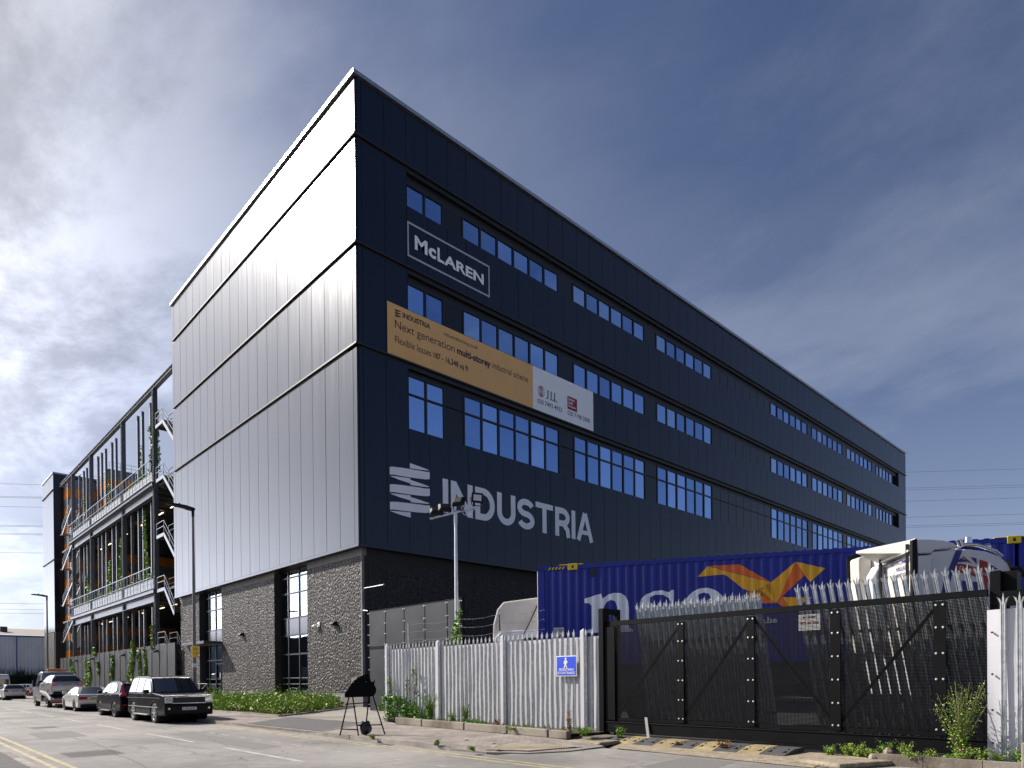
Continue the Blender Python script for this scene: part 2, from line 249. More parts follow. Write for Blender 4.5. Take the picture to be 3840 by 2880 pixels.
def pebble():
    m = bpy.data.materials.new('pebble cast concrete'); m.use_nodes = True; t = m.node_tree; b = t.nodes['Principled BSDF']; b.inputs['Roughness'].default_value = 0.62
    tcn = t.nodes.new('ShaderNodeTexCoord'); mpn = t.nodes.new('ShaderNodeMapping'); mpn.inputs['Scale'].default_value = (1.25, 1.25, 0.78); t.links.new(tcn.outputs['Object'], mpn.inputs[0])
    n = t.nodes.new('ShaderNodeTexNoise'); n.inputs['Scale'].default_value = 2.5; n.inputs['Detail'].default_value = 2; t.links.new(mpn.outputs[0], n.inputs['Vector'])
    va = t.nodes.new('ShaderNodeVectorMath'); va.operation = 'MULTIPLY_ADD'; t.links.new(n.outputs['Color'], va.inputs[0]); va.inputs[1].default_value = (0.16, 0.16, 0.16); t.links.new(mpn.outputs[0], va.inputs[2])
    vo = t.nodes.new('ShaderNodeTexVoronoi'); vo.feature = 'DISTANCE_TO_EDGE'; vo.inputs['Scale'].default_value = 5.8; t.links.new(va.outputs[0], vo.inputs['Vector'])
    v2 = t.nodes.new('ShaderNodeTexVoronoi'); v2.feature = 'F1'; v2.inputs['Scale'].default_value = 5.8; t.links.new(va.outputs[0], v2.inputs['Vector'])
    rm = t.nodes.new('ShaderNodeMapRange'); rm.interpolation_type = 'SMOOTHSTEP'; rm.inputs[1].default_value = 0.0; rm.inputs[2].default_value = 0.42; t.links.new(vo.outputs['Distance'], rm.inputs[0])
    bp = t.nodes.new('ShaderNodeBump'); bp.inputs['Distance'].default_value = 0.085; bp.inputs['Strength'].default_value = 1.0; t.links.new(rm.outputs[0], bp.inputs['Height']); t.links.new(bp.outputs[0], b.inputs['Normal'])
    rc = t.nodes.new('ShaderNodeMapRange'); rc.inputs[1].default_value = 0.0; rc.inputs[2].default_value = 0.09; rc.inputs[3].default_value = 0.25; rc.inputs[4].default_value = 1.0; t.links.new(vo.outputs['Distance'], rc.inputs[0])
    rv = t.nodes.new('ShaderNodeSeparateColor'); t.links.new(v2.outputs['Color'], rv.inputs[0])
    r2 = t.nodes.new('ShaderNodeMapRange'); r2.inputs[3].default_value = 0.7; r2.inputs[4].default_value = 1.2; t.links.new(rv.outputs[0], r2.inputs[0])
    ml = t.nodes.new('ShaderNodeMath'); ml.operation = 'MULTIPLY'; t.links.new(rc.outputs[0], ml.inputs[0]); t.links.new(r2.outputs[0], ml.inputs[1])
    mm = t.nodes.new('ShaderNodeMix'); mm.data_type = 'RGBA'; mm.blend_type = 'MULTIPLY'; mm.inputs['Factor'].default_value = 1; mm.inputs['A'].default_value = (0.042, 0.037, 0.034, 1); t.links.new(ml.outputs[0], mm.inputs['B']); t.links.new(mm.outputs['Result'], b.inputs['Base Color'])
    return m
X['pebble'] = pebble()
# ------------------------------------------------------------------ mesh helpers
class MB:
    def __init__(s): s.v = []; s.f = []
    def add(s, vs, fs):
        b = len(s.v); s.v += [tuple(v) for v in vs]; s.f += [tuple(b+i for i in f) for f in fs]; return s
    def box(s, x0, y0, z0, x1, y1, z1):
        x0, x1 = sorted((x0, x1)); y0, y1 = sorted((y0, y1)); z0, z1 = sorted((z0, z1))
        return s.add([(x0, y0, z0), (x1, y0, z0), (x1, y1, z0), (x0, y1, z0), (x0, y0, z1), (x1, y0, z1), (x1, y1, z1), (x0, y1, z1)],
                     [(0, 3, 2, 1), (4, 5, 6, 7), (0, 1, 5, 4), (1, 2, 6, 5), (2, 3, 7, 6), (3, 0, 4, 7)])
    def beam(s, a, b, w, h, up=(0, 0, 1)):
        a = Vector(a); b = Vector(b); d = (b-a).normalized(); u = Vector(up); sd = d.cross(u)
        if sd.length < 1e-4: sd = d.cross(Vector((1, 0, 0)))
        sd.normalize(); u = sd.cross(d); P = []
        for q in (a, b):
            for i, j in ((-1, -1), (1, -1), (1, 1), (-1, 1)): P.append(q+sd*(i*w/2)+u*(j*h/2))
        return s.add(P, [(0, 1, 2, 3), (7, 6, 5, 4), (0, 4, 5, 1), (1, 5, 6, 2), (2, 6, 7, 3), (3, 7, 4, 0)])
    def cyl(s, a, b, r0, r1=None, n=12, cap=True):
        r1 = r0 if r1 is None else r1
        a = Vector(a); b = Vector(b); d = (b-a).normalized(); sd = d.cross(Vector((0, 0, 1)))
        if sd.length < 1e-4: sd = Vector((1, 0, 0))
        sd.normalize(); u = sd.cross(d); P = []
        for q, r in ((a, r0), (b, r1)):
            for i in range(n): t = 2*math.pi*i/n; P.append(q+sd*(math.cos(t)*r)+u*(math.sin(t)*r))
        F = [(i, (i+1) % n, n+(i+1) % n, n+i) for i in range(n)]
        if cap: F += [tuple(range(n))[::-1], tuple(range(n, 2*n))]
        return s.add(P, F)
    def tube(s, pts, r, n=8):
        for a, b in zip(pts[:-1], pts[1:]): s.cyl(a, b, r, r, n)
        return s
    def lathe(s, prof, c=(0, 0, 0), ax='z', n=24):   # prof: (radius, height)
        P = []; k = len(prof)
        for i in range(n):
            t = 2*math.pi*i/n
            for r, h in prof:
                q = (r*math.cos(t), r*math.sin(t), h)
                if ax == 'y': q = (q[0], q[2], q[1])
                if ax == 'x': q = (q[2], q[0], q[1])
                P.append((q[0]+c[0], q[1]+c[1], q[2]+c[2]))
        F = []
        for i in range(n):
            j = (i+1) % n
            for a in range(k-1): F.append((i*k+a, j*k+a, j*k+a+1, i*k+a+1))
        return s.add(P, F)
    def ngon(s, pts): return s.add(pts, [tuple(range(len(pts)))])
    def prism(s, poly, a, b, fn):       # poly 2-d, fn(u,v,t)->3-d
        n = len(poly); P = [fn(u, v, a) for u, v in poly]+[fn(u, v, b) for u, v in poly]
        return s.add(P, [tuple(range(n)), tuple(range(n, 2*n))[::-1]]+[(i, n+i, n+(i+1) % n, (i+1) % n) for i in range(n)])
    def ibeam(s, a, b, w, h, t=0.03, up=(0, 0, 1)):
        a = Vector(a); b = Vector(b); d = (b-a).normalized(); u = Vector(up); sd = d.cross(u).normalized(); u = sd.cross(d)
        s.beam(a+u*(h/2-t/2), b+u*(h/2-t/2), w, t, up); s.beam(a-u*(h/2-t/2), b-u*(h/2-t/2), w, t, up); s.beam(a, b, t, h-2*t, up); return s
    def stroke(s, path, wd, fn, off=0.0):      # flat strip along a 2-d path
        pts = [Vector(q) for q in path]; n = len(pts); Lf = []; Rt = []
        for i, q in enumerate(pts):
            d0 = (pts[i]-pts[i-1]).normalized() if i else (pts[1]-pts[0]).normalized()
            d1 = (pts[i+1]-pts[i]).normalized() if i < n-1 else d0
            t = (d0+d1).normalized(); nn = Vector((-t.y, t.x)); ww = wd[i] if isinstance(wd, (list, tuple)) else wd
            k = ww/2/max(0.4, nn.dot(Vector((-d0.y, d0.x)))); Lf.append(q+nn*k); Rt.append(q-nn*k)
        P = [fn(q.x, q.y, off) for q in Lf]+[fn(q.x, q.y, off) for q in Rt]
        return s.add(P, [(i, i+1, n+i+1, n+i) for i in range(n-1)])
def obj(name, mb, m, parent=None, bevel=0, smooth=0, at=None, world=True, kind=None):
    me = bpy.data.meshes.new(name)
    if isinstance(mb, MB): me.from_pydata(mb.v, [], mb.f); me.update()
    else: me = mb
    if smooth:
        me.shade_smooth() if hasattr(me, 'shade_smooth') else me.polygons.foreach_set('use_smooth', [True]*len(me.polygons))
        me.set_sharp_from_angle(angle=R(smooth))
    me.materials.clear(); me.materials.append(X[m])
    o = bpy.data.objects.new(name, me); C.objects.link(o)
    if bevel:
        bv = o.modifiers.new('bevel', 'BEVEL'); bv.width = bevel; bv.segments = 2; bv.limit_method = 'ANGLE'; bv.angle_limit = R(35)
    if parent:
        o.parent = parent
        if world:
            q = parent
            off = Vector((0, 0, 0))
            while q: off += q.location; q = q.parent
            o.location = -off
    if at: o.location = at
    if kind: o['kind'] = kind
    return o
def tag(o, label, cat, group=None):
    o['label'] = label; o['category'] = cat
    if group: o['group'] = group
    return o
def thing(name, label, cat, loc=(0, 0, 0), rotz=0, group=None):
    o = bpy.data.objects.new(name, None); C.objects.link(o); o.empty_display_size = 0.3; o.location = loc; o.rotation_euler = (0, 0, rotz)
    return tag(o, label, cat, group)
def struct(name, mb, m): o = obj(name, mb, m); o['kind'] = 'structure'; return o
def copy_tree(o, parent=None):
    c = o.copy(); C.objects.link(c)
    if parent: c.parent = parent
    for ch in list(o.children): copy_tree(ch, c)
    return c
def text_mesh(body, w, h, bold=0.0, shear=0.0, space=1.0):
    cu = bpy.data.curves.new('t', 'FONT'); cu.body = body; cu.size = 1; cu.offset = bold; cu.shear = shear; cu.space_character = space; cu.resolution_u = 4
    o = bpy.data.objects.new('t', cu); C.objects.link(o)
    dg = bpy.context.evaluated_depsgraph_get(); me = bpy.data.meshes.new_from_object(o.evaluated_get(dg))
    C.objects.unlink(o); bpy.data.objects.remove(o); bpy.data.curves.remove(cu)
    xs = [v.co.x for v in me.vertices]; ys = [v.co.y for v in me.vertices]
    x0, x1, y0, y1 = min(xs), max(xs), min(ys), max(ys)
    return me, (x0, x1, y0, y1)
def text(name, body, fn, u0, v0, w, h, m, parent=None, bold=0.0, shear=0.0, space=1.0, off=0.0, world=True):
    """place text in box u0..u0+w, v0..v0+h of the surface fn(u,v,off)"""
    me, (x0, x1, y0, y1) = text_mesh(body, w, h, bold, shear, space)
    for v in me.vertices:
        u = u0+(v.co.x-x0)/(x1-x0)*w; vv = v0+(v.co.y-y0)/(y1-y0)*h; v.co = Vector(fn(u, vv, off))
    me.update(); return obj(name, me, m, parent, world=world)
def rnd(a, b): return random.uniform(a, b)
def leaves(mb, c, r, n, s, flat=1.0):
    for _ in range(n):
        d = Vector((rnd(-1, 1), rnd(-1, 1), rnd(-1, 1)))
        while d.length > 1: d = Vector((rnd(-1, 1), rnd(-1, 1), rnd(-1, 1)))
        p = Vector(c)+Vector((d.x*r[0], d.y*r[1], d.z*r[2])); k = s*rnd(0.6, 1.4)
        a = Vector((rnd(-1, 1), rnd(-1, 1), rnd(-0.6, 0.6))).normalized(); b = a.cross(Vector((rnd(-1, 1), rnd(-1, 1), rnd(0.2, 1)))).normalized()
        mb.add([p-a*k, p+b*k*0.55+a*k*0.1, p+a*k, p-b*k*0.55+a*k*0.1], [(0, 1, 2, 3)])
def blades(mb, x, y, z, n, h, sp):
    for _ in range(n):
        bx, by = x+rnd(-sp, sp), y+rnd(-sp, sp); t = rnd(0, 6.28); l = h*rnd(0.5, 1.2); dx, dy = math.cos(t)*l*0.35, math.sin(t)*l*0.35; w_ = 0.012
        mb.add([(bx-w_, by, z), (bx+w_, by, z), (bx+dx*0.5+w_*0.7, by+dy*0.5, z+l*0.65), (bx+dx*0.5-w_*0.7, by+dy*0.5, z+l*0.65), (bx+dx, by+dy, z+l)], [(0, 1, 2, 3), (3, 2, 4)])
# ================================================================== SETTING
PZ = 0.1     # pavement height
g = MB(); g.add([(-400, -400, -0.04), (500, -400, -0.04), (500, 600, -0.04), (-400, 600, -0.04)], [(0, 1, 2, 3)]); struct('ground', g, 'yard')
g = MB(); g.add([(-17.15, -60, 0.0), (-9.9, -60, 0.0), (-9.9, 95, 0.0), (-17.15, 95, 0.0)], [(0, 1, 2, 3)])
g.add([(-9.9, -60, 0.0), (-5.2, -60, 0.0), (-5.2, -27.0, 0.0), (-7.3, -26.6, 0.0), (-7.3, -22.3, 0.0), (-9.9, -22.0, 0.0)], [(0, 1, 2, 3, 4, 5)])
struct('road', g, 'asphalt')
g = MB(); g.add([(-9.9, 76, 0.004), (40, 76, 0.004), (40, 84, 0.004), (-9.9, 84, 0.004)], [(0, 1, 2, 3)]); struct('side_road', MB().add([(-9.9, 68, 0.0), (-1.5, 68, 0.0), (-1.5, 75, 0.0), (-9.9, 75, 0.0)], [(0, 1, 2, 3)]), 'asphalt')
# near pavement: outline with driveway cut-out, real step height
pav = [(-10.0, -20.0), (-10.0, -5.3), (-10.0, 62), (-1.0, 62), (-1.0, 31), (-0.4, 30.9), (0.3, 30.9), (0.3, 0.3), (0.3, -3), (-5.3, -11.5), (-5.3, -20.0)]
g = MB(); g.prism(pav, -0.03, PZ, lambda u, v, t: (u, v, t)); cn = [(-10.0, -20.0, PZ), (-9.95, -20.8, .05), (-9.8, -21.5, .022), (-9.4, -22.2, .018), (-8.6, -22.66, .018), (-7.3, -22.66, .03), (-6.3, -22.4, .07), (-5.3, -22.0, PZ), (-5.3, -20.0, PZ)]
m0 = len(g.v); g.add([(-7.2, -20.7, PZ)]+cn, [(0, i+1, i+2) for i in range(len(cn)-1)]+[(0, len(cn), 1)]); struct('pavement', g, 'pavers')
g = MB(); g.prism([(-30, -60), (-17.35, -60), (-17.35, 95), (-30, 95)], -0.03, PZ, lambda u, v, t: (u, v, t)); struct('left_pavement', g, 'tarmac_dark')
g = MB(); g.prism([(-9.85, 75.3), (-1, 75.3), (-1, 95), (-9.85, 95)], -0.03, PZ, lambda u, v, t: (u, v, t)); struct('far_pavement', g, 'yard')
# pale concrete forecourt beside the building and the tarmac crossover
g = MB(); g.add([(-6.9, -6.15, PZ+.006), (-6.9, -12.1, PZ+.006), (-5.32, -12.1, PZ+.006), (-1.65, -3.6, PZ+.006), (0.3, 0.3, PZ+.006), (-1.7, -1.35, PZ+.006)], [(0, 1, 2, 3, 4, 5)]); struct('forecourt', g, 'yard')
g = MB(); g.add([(-9.82, -8.9, PZ+.010), (-9.82, -14.3, PZ+.010), (-6.95, -12.0, PZ+.010), (-6.95, -6.2, PZ+.010)], [(0, 1, 2, 3)]); struct('crossover', g, 'tarmac_dark')
g = MB(); g.add([(-6.95, -6.2, PZ+.013), (-6.95, -12.0, PZ+.013), (-6.85, -12.0, PZ+.013), (-6.85, -6.2, PZ+.013)], [(0, 1, 2, 3)]); g.add([(-9.82, -14.3, PZ+.013), (-9.82, -14.42, PZ+.013), (-6.95, -12.12, PZ+.013), (-6.95, -12.0, PZ+.013)], [(0, 1, 2, 3)]); struct('crossover_edging', g, 'kerb')
g = MB(); g.add([(-5.2, -60, -.02), (60, -60, -.02), (60, .4, -.02), (.5, .4, -.02), (-1.55, -3.5, -.02), (-1.55, -11, -.02), (-5.2, -11.4, -.02)], [(0, 1, 2, 3, 4, 5, 6)]); struct('yard', g, 'yard_shade')  # dark sheet stands in for shade on the ground behind the gate
# kerbs
def kerbline(pts, m='kerb'):
    g = MB()
    for (a, b) in zip(pts[:-1], pts[1:]):
        va = Vector(a); vb = Vector(b); n = max(1, round((vb-va).length/0.915))
        for i in range(n):
            p = va.lerp(vb, i/n); q = va.lerp(vb, (i+1)/n); d = (q-p); p = p+d*0.006; q = q-d*0.006
            nn = Vector((-(q-p).y, (q-p).x, 0)).normalized()*0.14; P = [p, q, q+nn, p+nn]
            if nn.x < 0 and False: pass
            g.add([(v.x, v.y, -0.03) for v in P]+[(v.x, v.y, v.z) for v in P], [(0, 3, 2, 1), (4, 5, 6, 7), (0, 1, 5, 4), (1, 2, 6, 5), (2, 3, 7, 6), (3, 0, 4, 7)])
    return g
K = 0.112
g = kerbline([(-10.02, 62, K), (-10.02, -7.6, K), (-10.02, -9.2, 0.03), (-10.02, -13.4, 0.03), (-10.02, -15.0, K), (-10.02, -19.6, K), (-10.0, -20.6, 0.055), (-9.80, -21.6, 0.026), (-9.3, -22.35, 0.024), (-8.5, -22.72, 0.024), (-7.2, -22.75, 0.034)])
struct('kerb', g, 'kerb')
g = kerbline([(-17.2, -60, K), (-17.2, 95, K)]); struct('left_kerb', g, 'kerb')
# road markings
def line(x0, x1, y0, y1, g, z=0.004): g.add([(x0, y0, z), (x1, y0, z), (x1, y1, z), (x0, y1, z)], [(0, 1, 2, 3)])
g = MB()
for x in (-10.36, -10.62): line(x-0.045, x+0.045, -60, -7.4, g)
for x in (-16.62, -16.88): line(x-0.05, x+0.05, -60, 20, g)
struct('double_yellow_lines', g, 'yellow_line')
g = MB(); y = -58.0
while y < 70: line(-13.28, -13.16, y, y+4.2, g); y += 6.32
line(-11.75, -10.1, -6.75, -6.65, g)
struct('centre_line', g, 'white_line')
g = MB(); y = -40
while y < 60: line(-11.80, -11.72, y, y+0.55, g); y += 1.15
struct('parking_bay_marks', g, 'faint_line')
g = MB()
for (x0, x1, y0, y1) in ((-16.3, -15.2, -15.6, -14.2), (-15.3, -14.5, -4.0, -2.9), (-10.3, -10.05, -18.6, -17.9)):
    nx = int((x1-x0)/0.07); ny = int((y1-y0)/0.16)
    for i in range(nx):
        for j in range(ny): line(x0+i*0.07+0.012, x0+(i+1)*0.07-0.012, y0+j*0.16+0.02, y0+(j+1)*0.16-0.02, g, 0.007)
g = g
struct('iron_covers', g, 'iron')
g = MB(); random.seed(3)
for (pts) in ([(-16.9, -9, 0), (-14.8, -10.2, 0), (-13.9, -13.0, 0), (-13.6, -16.5, 0)], [(-13.0, -15.5, 0), (-12.1, -11.0, 0), (-12.3, -5.0, 0), (-11.9, 2.0, 0), (-12.2, 12.0, 0)], [(-15.8, -20, 0), (-15.1, -12, 0), (-15.4, -1, 0), (-15.2, 14, 0)]):
    P = []
    for a, b in zip(pts[:-1], pts[1:]):
        for i in range(14): q = Vector(a).lerp(Vector(b), i/14); P.append((q.x+rnd(-.05, .05), q.y+rnd(-.05, .05)))
    g.stroke(P, 0.03, lambda u, v, t: (u, v, 0.003))
struct('sealed_cracks', g, 'tar_line')
g = MB()
for q in ([(-12.9, -17.0), (-12.15, -16.8), (-12.1, -10.2), (-12.85, -10.3)], [(-15.9, -9.5), (-14.7, -9.3), (-14.6, -6.2), (-15.8, -6.4)], [(-12.6, 6), (-11.9, 6.1), (-11.9, 17), (-12.6, 16.8)], [(-9.5, -26.5), (-7.6, -26.2), (-7.7, -25.1), (-9.4, -25.3)]): g.add([(x, y, .002) for x, y in q], [(0, 1, 2, 3)])
struct('road_patches', g, 'patch')
# tactile paving
TQ = [Vector((-9.6, -21.3, .050)), Vector((-8.4, -20.95, .088)), Vector((-9.1, -22.2, .045)), Vector((-7.7, -22.5, .056))]
g = MB(); g.add([tuple(TQ[0]), tuple(TQ[2]), tuple(TQ[3]), tuple(TQ[1])], [(0, 1, 2, 3)])
for i in range(20):
    for j in range(14):
        q = TQ[0].lerp(TQ[1], (i+.5)/20).lerp(TQ[2].lerp(TQ[3], (i+.5)/20), (j+.5)/14)
        g.lathe([(0.028, 0), (0.02, .008), (0, .008)], tuple(q), n=6)
struct('tactile_paving', g, 'tactile')
# planting bed
g = MB(); g.add([(-6.95, -5.4, PZ+.02), (0.45, 1.2, PZ+.05), (0.45, 20.9, PZ+.05), (-6.95, 20.9, PZ+.02)], [(0, 1, 2, 3)])
struct('planting_bed', g, 'soil')
g = kerbline([(-7.02, 20.9, 0.16), (-7.02, -5.5, 0.16), (-0.55, -0.4, 0.16)]); struct('bed_edging', g, 'kerb')
random.seed(11); g = MB()
for _ in range(620):
    x = rnd(-6.8, -0.3); y = rnd(-5.2 + (x+6.95)*0.86, 20.5 if x < -3 else 20); y = min(y, rnd(-5, 20))
    if y < -5.2+(x+6.95)*0.88: continue
    k = random.random(); hh = rnd(0.25, 0.8)
    if k < .22: blades(g, x, y, PZ, 26, rnd(0.5, 1.05), 0.18)
    else:
        leaves(g, (x, y, PZ+hh*0.6), (0.30, 0.30, hh*0.6), 44, 0.068)
        if k > .86: leaves(g, (x, y, PZ+hh+0.25), (0.12, 0.12, 0.35), 22, 0.035)
tag(obj('ground_cover', g, 'weed'), 'bright green weeds and low shrubs filling the bed along the pebbled wall', 'plants')['kind'] = 'stuff'
# ================================================================== MAIN BUILDING
BX, BY = 93.1, 31.0
ZT, ZB = 34.8, 9.0
J = [31.35, 25.47, 19.95]
b = thing('office_building', 'large black clad industrial block with pebbled concrete base and ribbon windows on the street corner', 'building')
g = MB(); g.box(0.14, 1.0, ZB+.1, BX-.14, BY-.1, 34.3); g.box(2.7, 1.2, 0, BX-.6, BY-.5, ZB); obj('core_wall', g, 'core', b)
g = MB(); g.box(0.0, 0.0, ZB-.02, BX, BY, ZB+.12)
for z in J: g.box(0.05, 0.05, z-.22, BX-.05, 1.0, z+.24); g.box(0.05, 0.05, z-.22, .14, BY-.05, z+.24)
g.box(.05, .05, 34.2, BX-.05, 1.0, 34.62); g.box(.05, .05, 34.2, .14, BY-.05, 34.62)
# thin projecting drip edges seen as dark lines
for z in J: g.box(-.10, -.10, z+.03, BX+.25, 0.05, z+.13); g.box(-.10, .051, z+.031, 0.05, BY-.4, z+.129)
obj('joint_band', g, 'clad_dark', b)
g = MB(); g.box(-.14, -.14, 34.62, BX+.14, BY+.1, 34.84); obj('coping', g, 'coping', b)
bands = [(ZB+.1, J[2]-.13, 16.2), (J[2]+.15, J[1]-.13, 23.1), (J[1]+.15, J[0]-.13, 29.12), (J[0]+.15, 34.5, None)]
ysm = [0.0, 0.40]+[1.98+1.58*i for i in range(19)]+[BY]
xsm = [0.0, 0.40]+[1.87+1.5*i for i in range(61)]; xsm = [x for x in xsm if x < BX-.8]+[BX-.35, BX]
RX0, RX1 = 3.42, 89.9
for (z0, z1, zr) in bands:
    g = MB()
    def jig(mb, ax):
        a_, c_ = rnd(-.004, .004), rnd(-.004, .004); e_ = rnd(-.003, .003)
        for i in range(len(mb.v)-8, len(mb.v)):
            v = list(mb.v[i])
            if abs(v[ax]) < .01:
                lo = (i-len(mb.v)+8) % 4 in ((0, 3) if ax == 1 else (0, 1)); v[ax] += (a_ if lo else c_)+(e_ if v[2] > z0+.5 else -e_); mb.v[i] = tuple(v)
    for y0, y1 in zip(ysm[:-1], ysm[1:]): g.box(0, y0+.012, z0, .12, y1-.012, z1); jig(g, 0)
    gr = MB()
    for x0, x1 in zip(xsm[:-1], xsm[1:]):
        if x0 == 0: x0 = .13
        top = z1
        if zr:
            if x1 > RX0+.01 and x0 < RX1:
                if x0 < RX0: gr.box(x0+.01, 0, z0, RX0, .12, z1); x0 = RX0-.01
                if x1 > RX1: gr.box(RX1, 0, z0, x1-.01, .12, z1); x1 = RX1+.01
                top = zr
        gr.box(x0+.01, 0, z0, x1-.01, .12, top); jig(gr, 1)
    obj('left_cladding', g, 'clad', b, bevel=0.01); obj('right_cladding', gr, 'clad', b, bevel=0.01)
g = MB(); g.box(-.02, 0, ZB-.06, .14, BY, ZB+.09); g.box(0, -.02, ZB-.06, BX, .12, ZB+.09); obj('base_flashing', g, 'clad', b)
# side (east) and rear walls in the same sheet
g = MB()
for i in range(20): g.box(BX-.13, 0.15+i*1.54, ZB+.1, BX, .15+(i+1)*1.54-.02, 34.5)
for i in range(58): g.box(.2+i*1.6, BY-.13, ZB+.1, .2+(i+1)*1.6-.02, BY, 34.5)
obj('rear_cladding', g, 'clad', b)
# ribbon windows
rows = [(29.12, 30.62, None, J[0]-.22), (23.10, 24.82, None, J[1]-.22), (16.2, 19.45, 18.33, J[2]-.22)]
groups = [(3.45, 6.2, 2), (7.75, 16.62, 6), (18.2, 27.1, 6), (28.8, 37.75, 6), (49.7, 58.9, 6), (60.1, 69.3, 6), (70.65, 79.7, 6), (81.2, 87.9, 5)]
for ri, (z0, z1, zt, zj) in enumerate(rows):
    g = MB(); g.box(RX0, .121, z0-.10, RX1, 1.0, z0-.001); obj('window_sill', g, 'frame', b)
    g = MB(); g.box(RX0, .30, z1+.01, RX1, 1.0, zj); g.box(RX0-.12, .121, z0, RX0, 1.0, zj); g.box(RX1, .121, z0, RX1+.1, 1.0, zj); g.box(87.95, .8, z0, RX1, .98, z1); obj('window_head', g, 'clad_dark', b)
    # blank infill between the groups
    prev = None
    for gi, (a, c, n) in enumerate(groups):
        if prev is not None:
            g = MB(); w_ = a-prev; k = max(1, round(w_/1.5))
            for i in range(k):
                xa = prev+w_*i/k+.03; xb = prev+w_*(i+1)/k-.03
                if zt: g.box(xa, .26, z0+.02, xb, .34, zt-.03); g.box(xa, .26, zt+.03, xb, .34, z1-.02)
                else: g.box(xa, .26, z0+.02, xb, .34, z1-.02)
            obj('infill_panel', g, 'panel_dark', b)
        prev = c
    for gi, (a, c, n) in enumerate(groups):
        f = MB(); pw = (c-a)/n
        f.box(a-.04, .22, z0, c+.04, .36, z0+.07); f.box(a-.04, .22, z1-.07, c+.04, .36, z1)
        for i in range(n+1): x = a+pw*i; f.box(x-.06, .215, z0+.07, x+.06, .365, z1-.07)
        if zt:
            for i in range(n): f.box(a+pw*i+.06, .22, zt-.05, a+pw*(i+1)-.06, .36, zt+.05)
        fo = obj('window', f, 'frame', b)
        p = MB()
        for i in range(n):
            t = rnd(-.012, .012); t2 = rnd(-.006, .006)
            p.add([(a+pw*i+.05, .29+t, z0+.05), (a+pw*(i+1)-.05, .29-t, z0+.05), (a+pw*(i+1)-.05, .29-t+t2, z1-.05), (a+pw*i+.05, .29+t+t2, z1-.05)], [(0, 1, 2, 3)])
        po = obj('pane', p, 'glass', fo); po.data.materials.append(X['glass_b']); po.data.materials.append(X['glass_c'])
        for pl in po.data.polygons: pl.material_index = random.choice((0, 0, 1, 1, 2))
        bl = MB()
        for i in range(n):
            if random.random() < .3: hgt = rnd(.25, .8)*(z1-z0); bl.box(a+pw*i+.08, .44, z1-hgt, a+pw*(i+1)-.08, .46, z1-.08)
        if bl.v: obj('window_blind', bl, 'brace', fo)
        br = MB()
        if gi == 0 and ri == 2: br.beam((a-.1, .55, 18.25), (a+2.45, .55, z0+.02), .05, .28, (1, 0, 0))
        if gi == 0 and ri == 1: br.beam((a-.1, .55, 23.3), (a+1.7, .55, 24.9), .05, .25, (1, 0, 0))
        if gi == 1 and ri == 0: br.beam((a+2.6, .6, z0+.5), (a+5.5, .6, z0+.25), .05, .12, (1, 0, 0))
        if gi in (2, 3, 4) and ri < 2: br.beam((a+4.6, .5, z0+.05), (a+4.6, .5, z1-.3), .5, .03, (0, 1, 0))
        if br.v: obj('interior_brace', br, 'brace', fo)
# pebbled base: left (street) face
PXF = 0.45
def pebpanel(g, fx, u0, u1, seams, z0=0.85, z1=8.55):
    s = [u0]+[q for q in seams if u0+.2 < q < u1-.2]+[u1]
    for a, c in zip(s[:-1], s[1:]): fx(g, a+.012, c-.012, z0, z1)
seamsL = [1.98+1.58*i-.15 for i in range(20)]
g = MB(); gc = MB()
fl = lambda g, a, c, z0, z1: g.box(PXF, a, z0, PXF+.3, c, z1)
for (a, c) in ((0.45, 7.0), (11.75, 21.3), (26.25, 30.9)):
    g = MB(); gc = MB()
    pebpanel(g, fl, a+.12 if a == .45 else a, c, seamsL)
    gc.box(PXF-.015, a, 0, PXF+.32, c, .84); gt = MB(); gt.box(PXF+.015, a, 8.56, PXF+.3, c, ZB-.02); obj('top_band', gt, 'concrete', b)
    if a == .45: gc.box(PXF-.01, .45, .841, .60, .57, 8.559)
    obj('pebbled_street_wall', g, 'pebble', b); obj('base_course', gc, 'concrete', b)
g = MB(); gc = MB()
fr = lambda g, a, c, z0, z1: g.box(a, PXF, z0, c, PXF+.3, z1)
pebpanel(g, fr, .9, BX-.5, [2.0+2.2*i for i in range(41)], .7, 8.2)
obj('pebbled_yard_wall', g, 'pebble', b)
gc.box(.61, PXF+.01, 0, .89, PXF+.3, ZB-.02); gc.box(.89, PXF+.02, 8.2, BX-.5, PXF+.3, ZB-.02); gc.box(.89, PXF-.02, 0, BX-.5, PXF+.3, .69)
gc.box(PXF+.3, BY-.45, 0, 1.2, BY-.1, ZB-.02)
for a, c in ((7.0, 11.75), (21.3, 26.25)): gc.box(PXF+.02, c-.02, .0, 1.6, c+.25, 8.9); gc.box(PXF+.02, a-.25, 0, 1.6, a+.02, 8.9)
obj('dark_reveal', gc, 'dark_concrete', b)
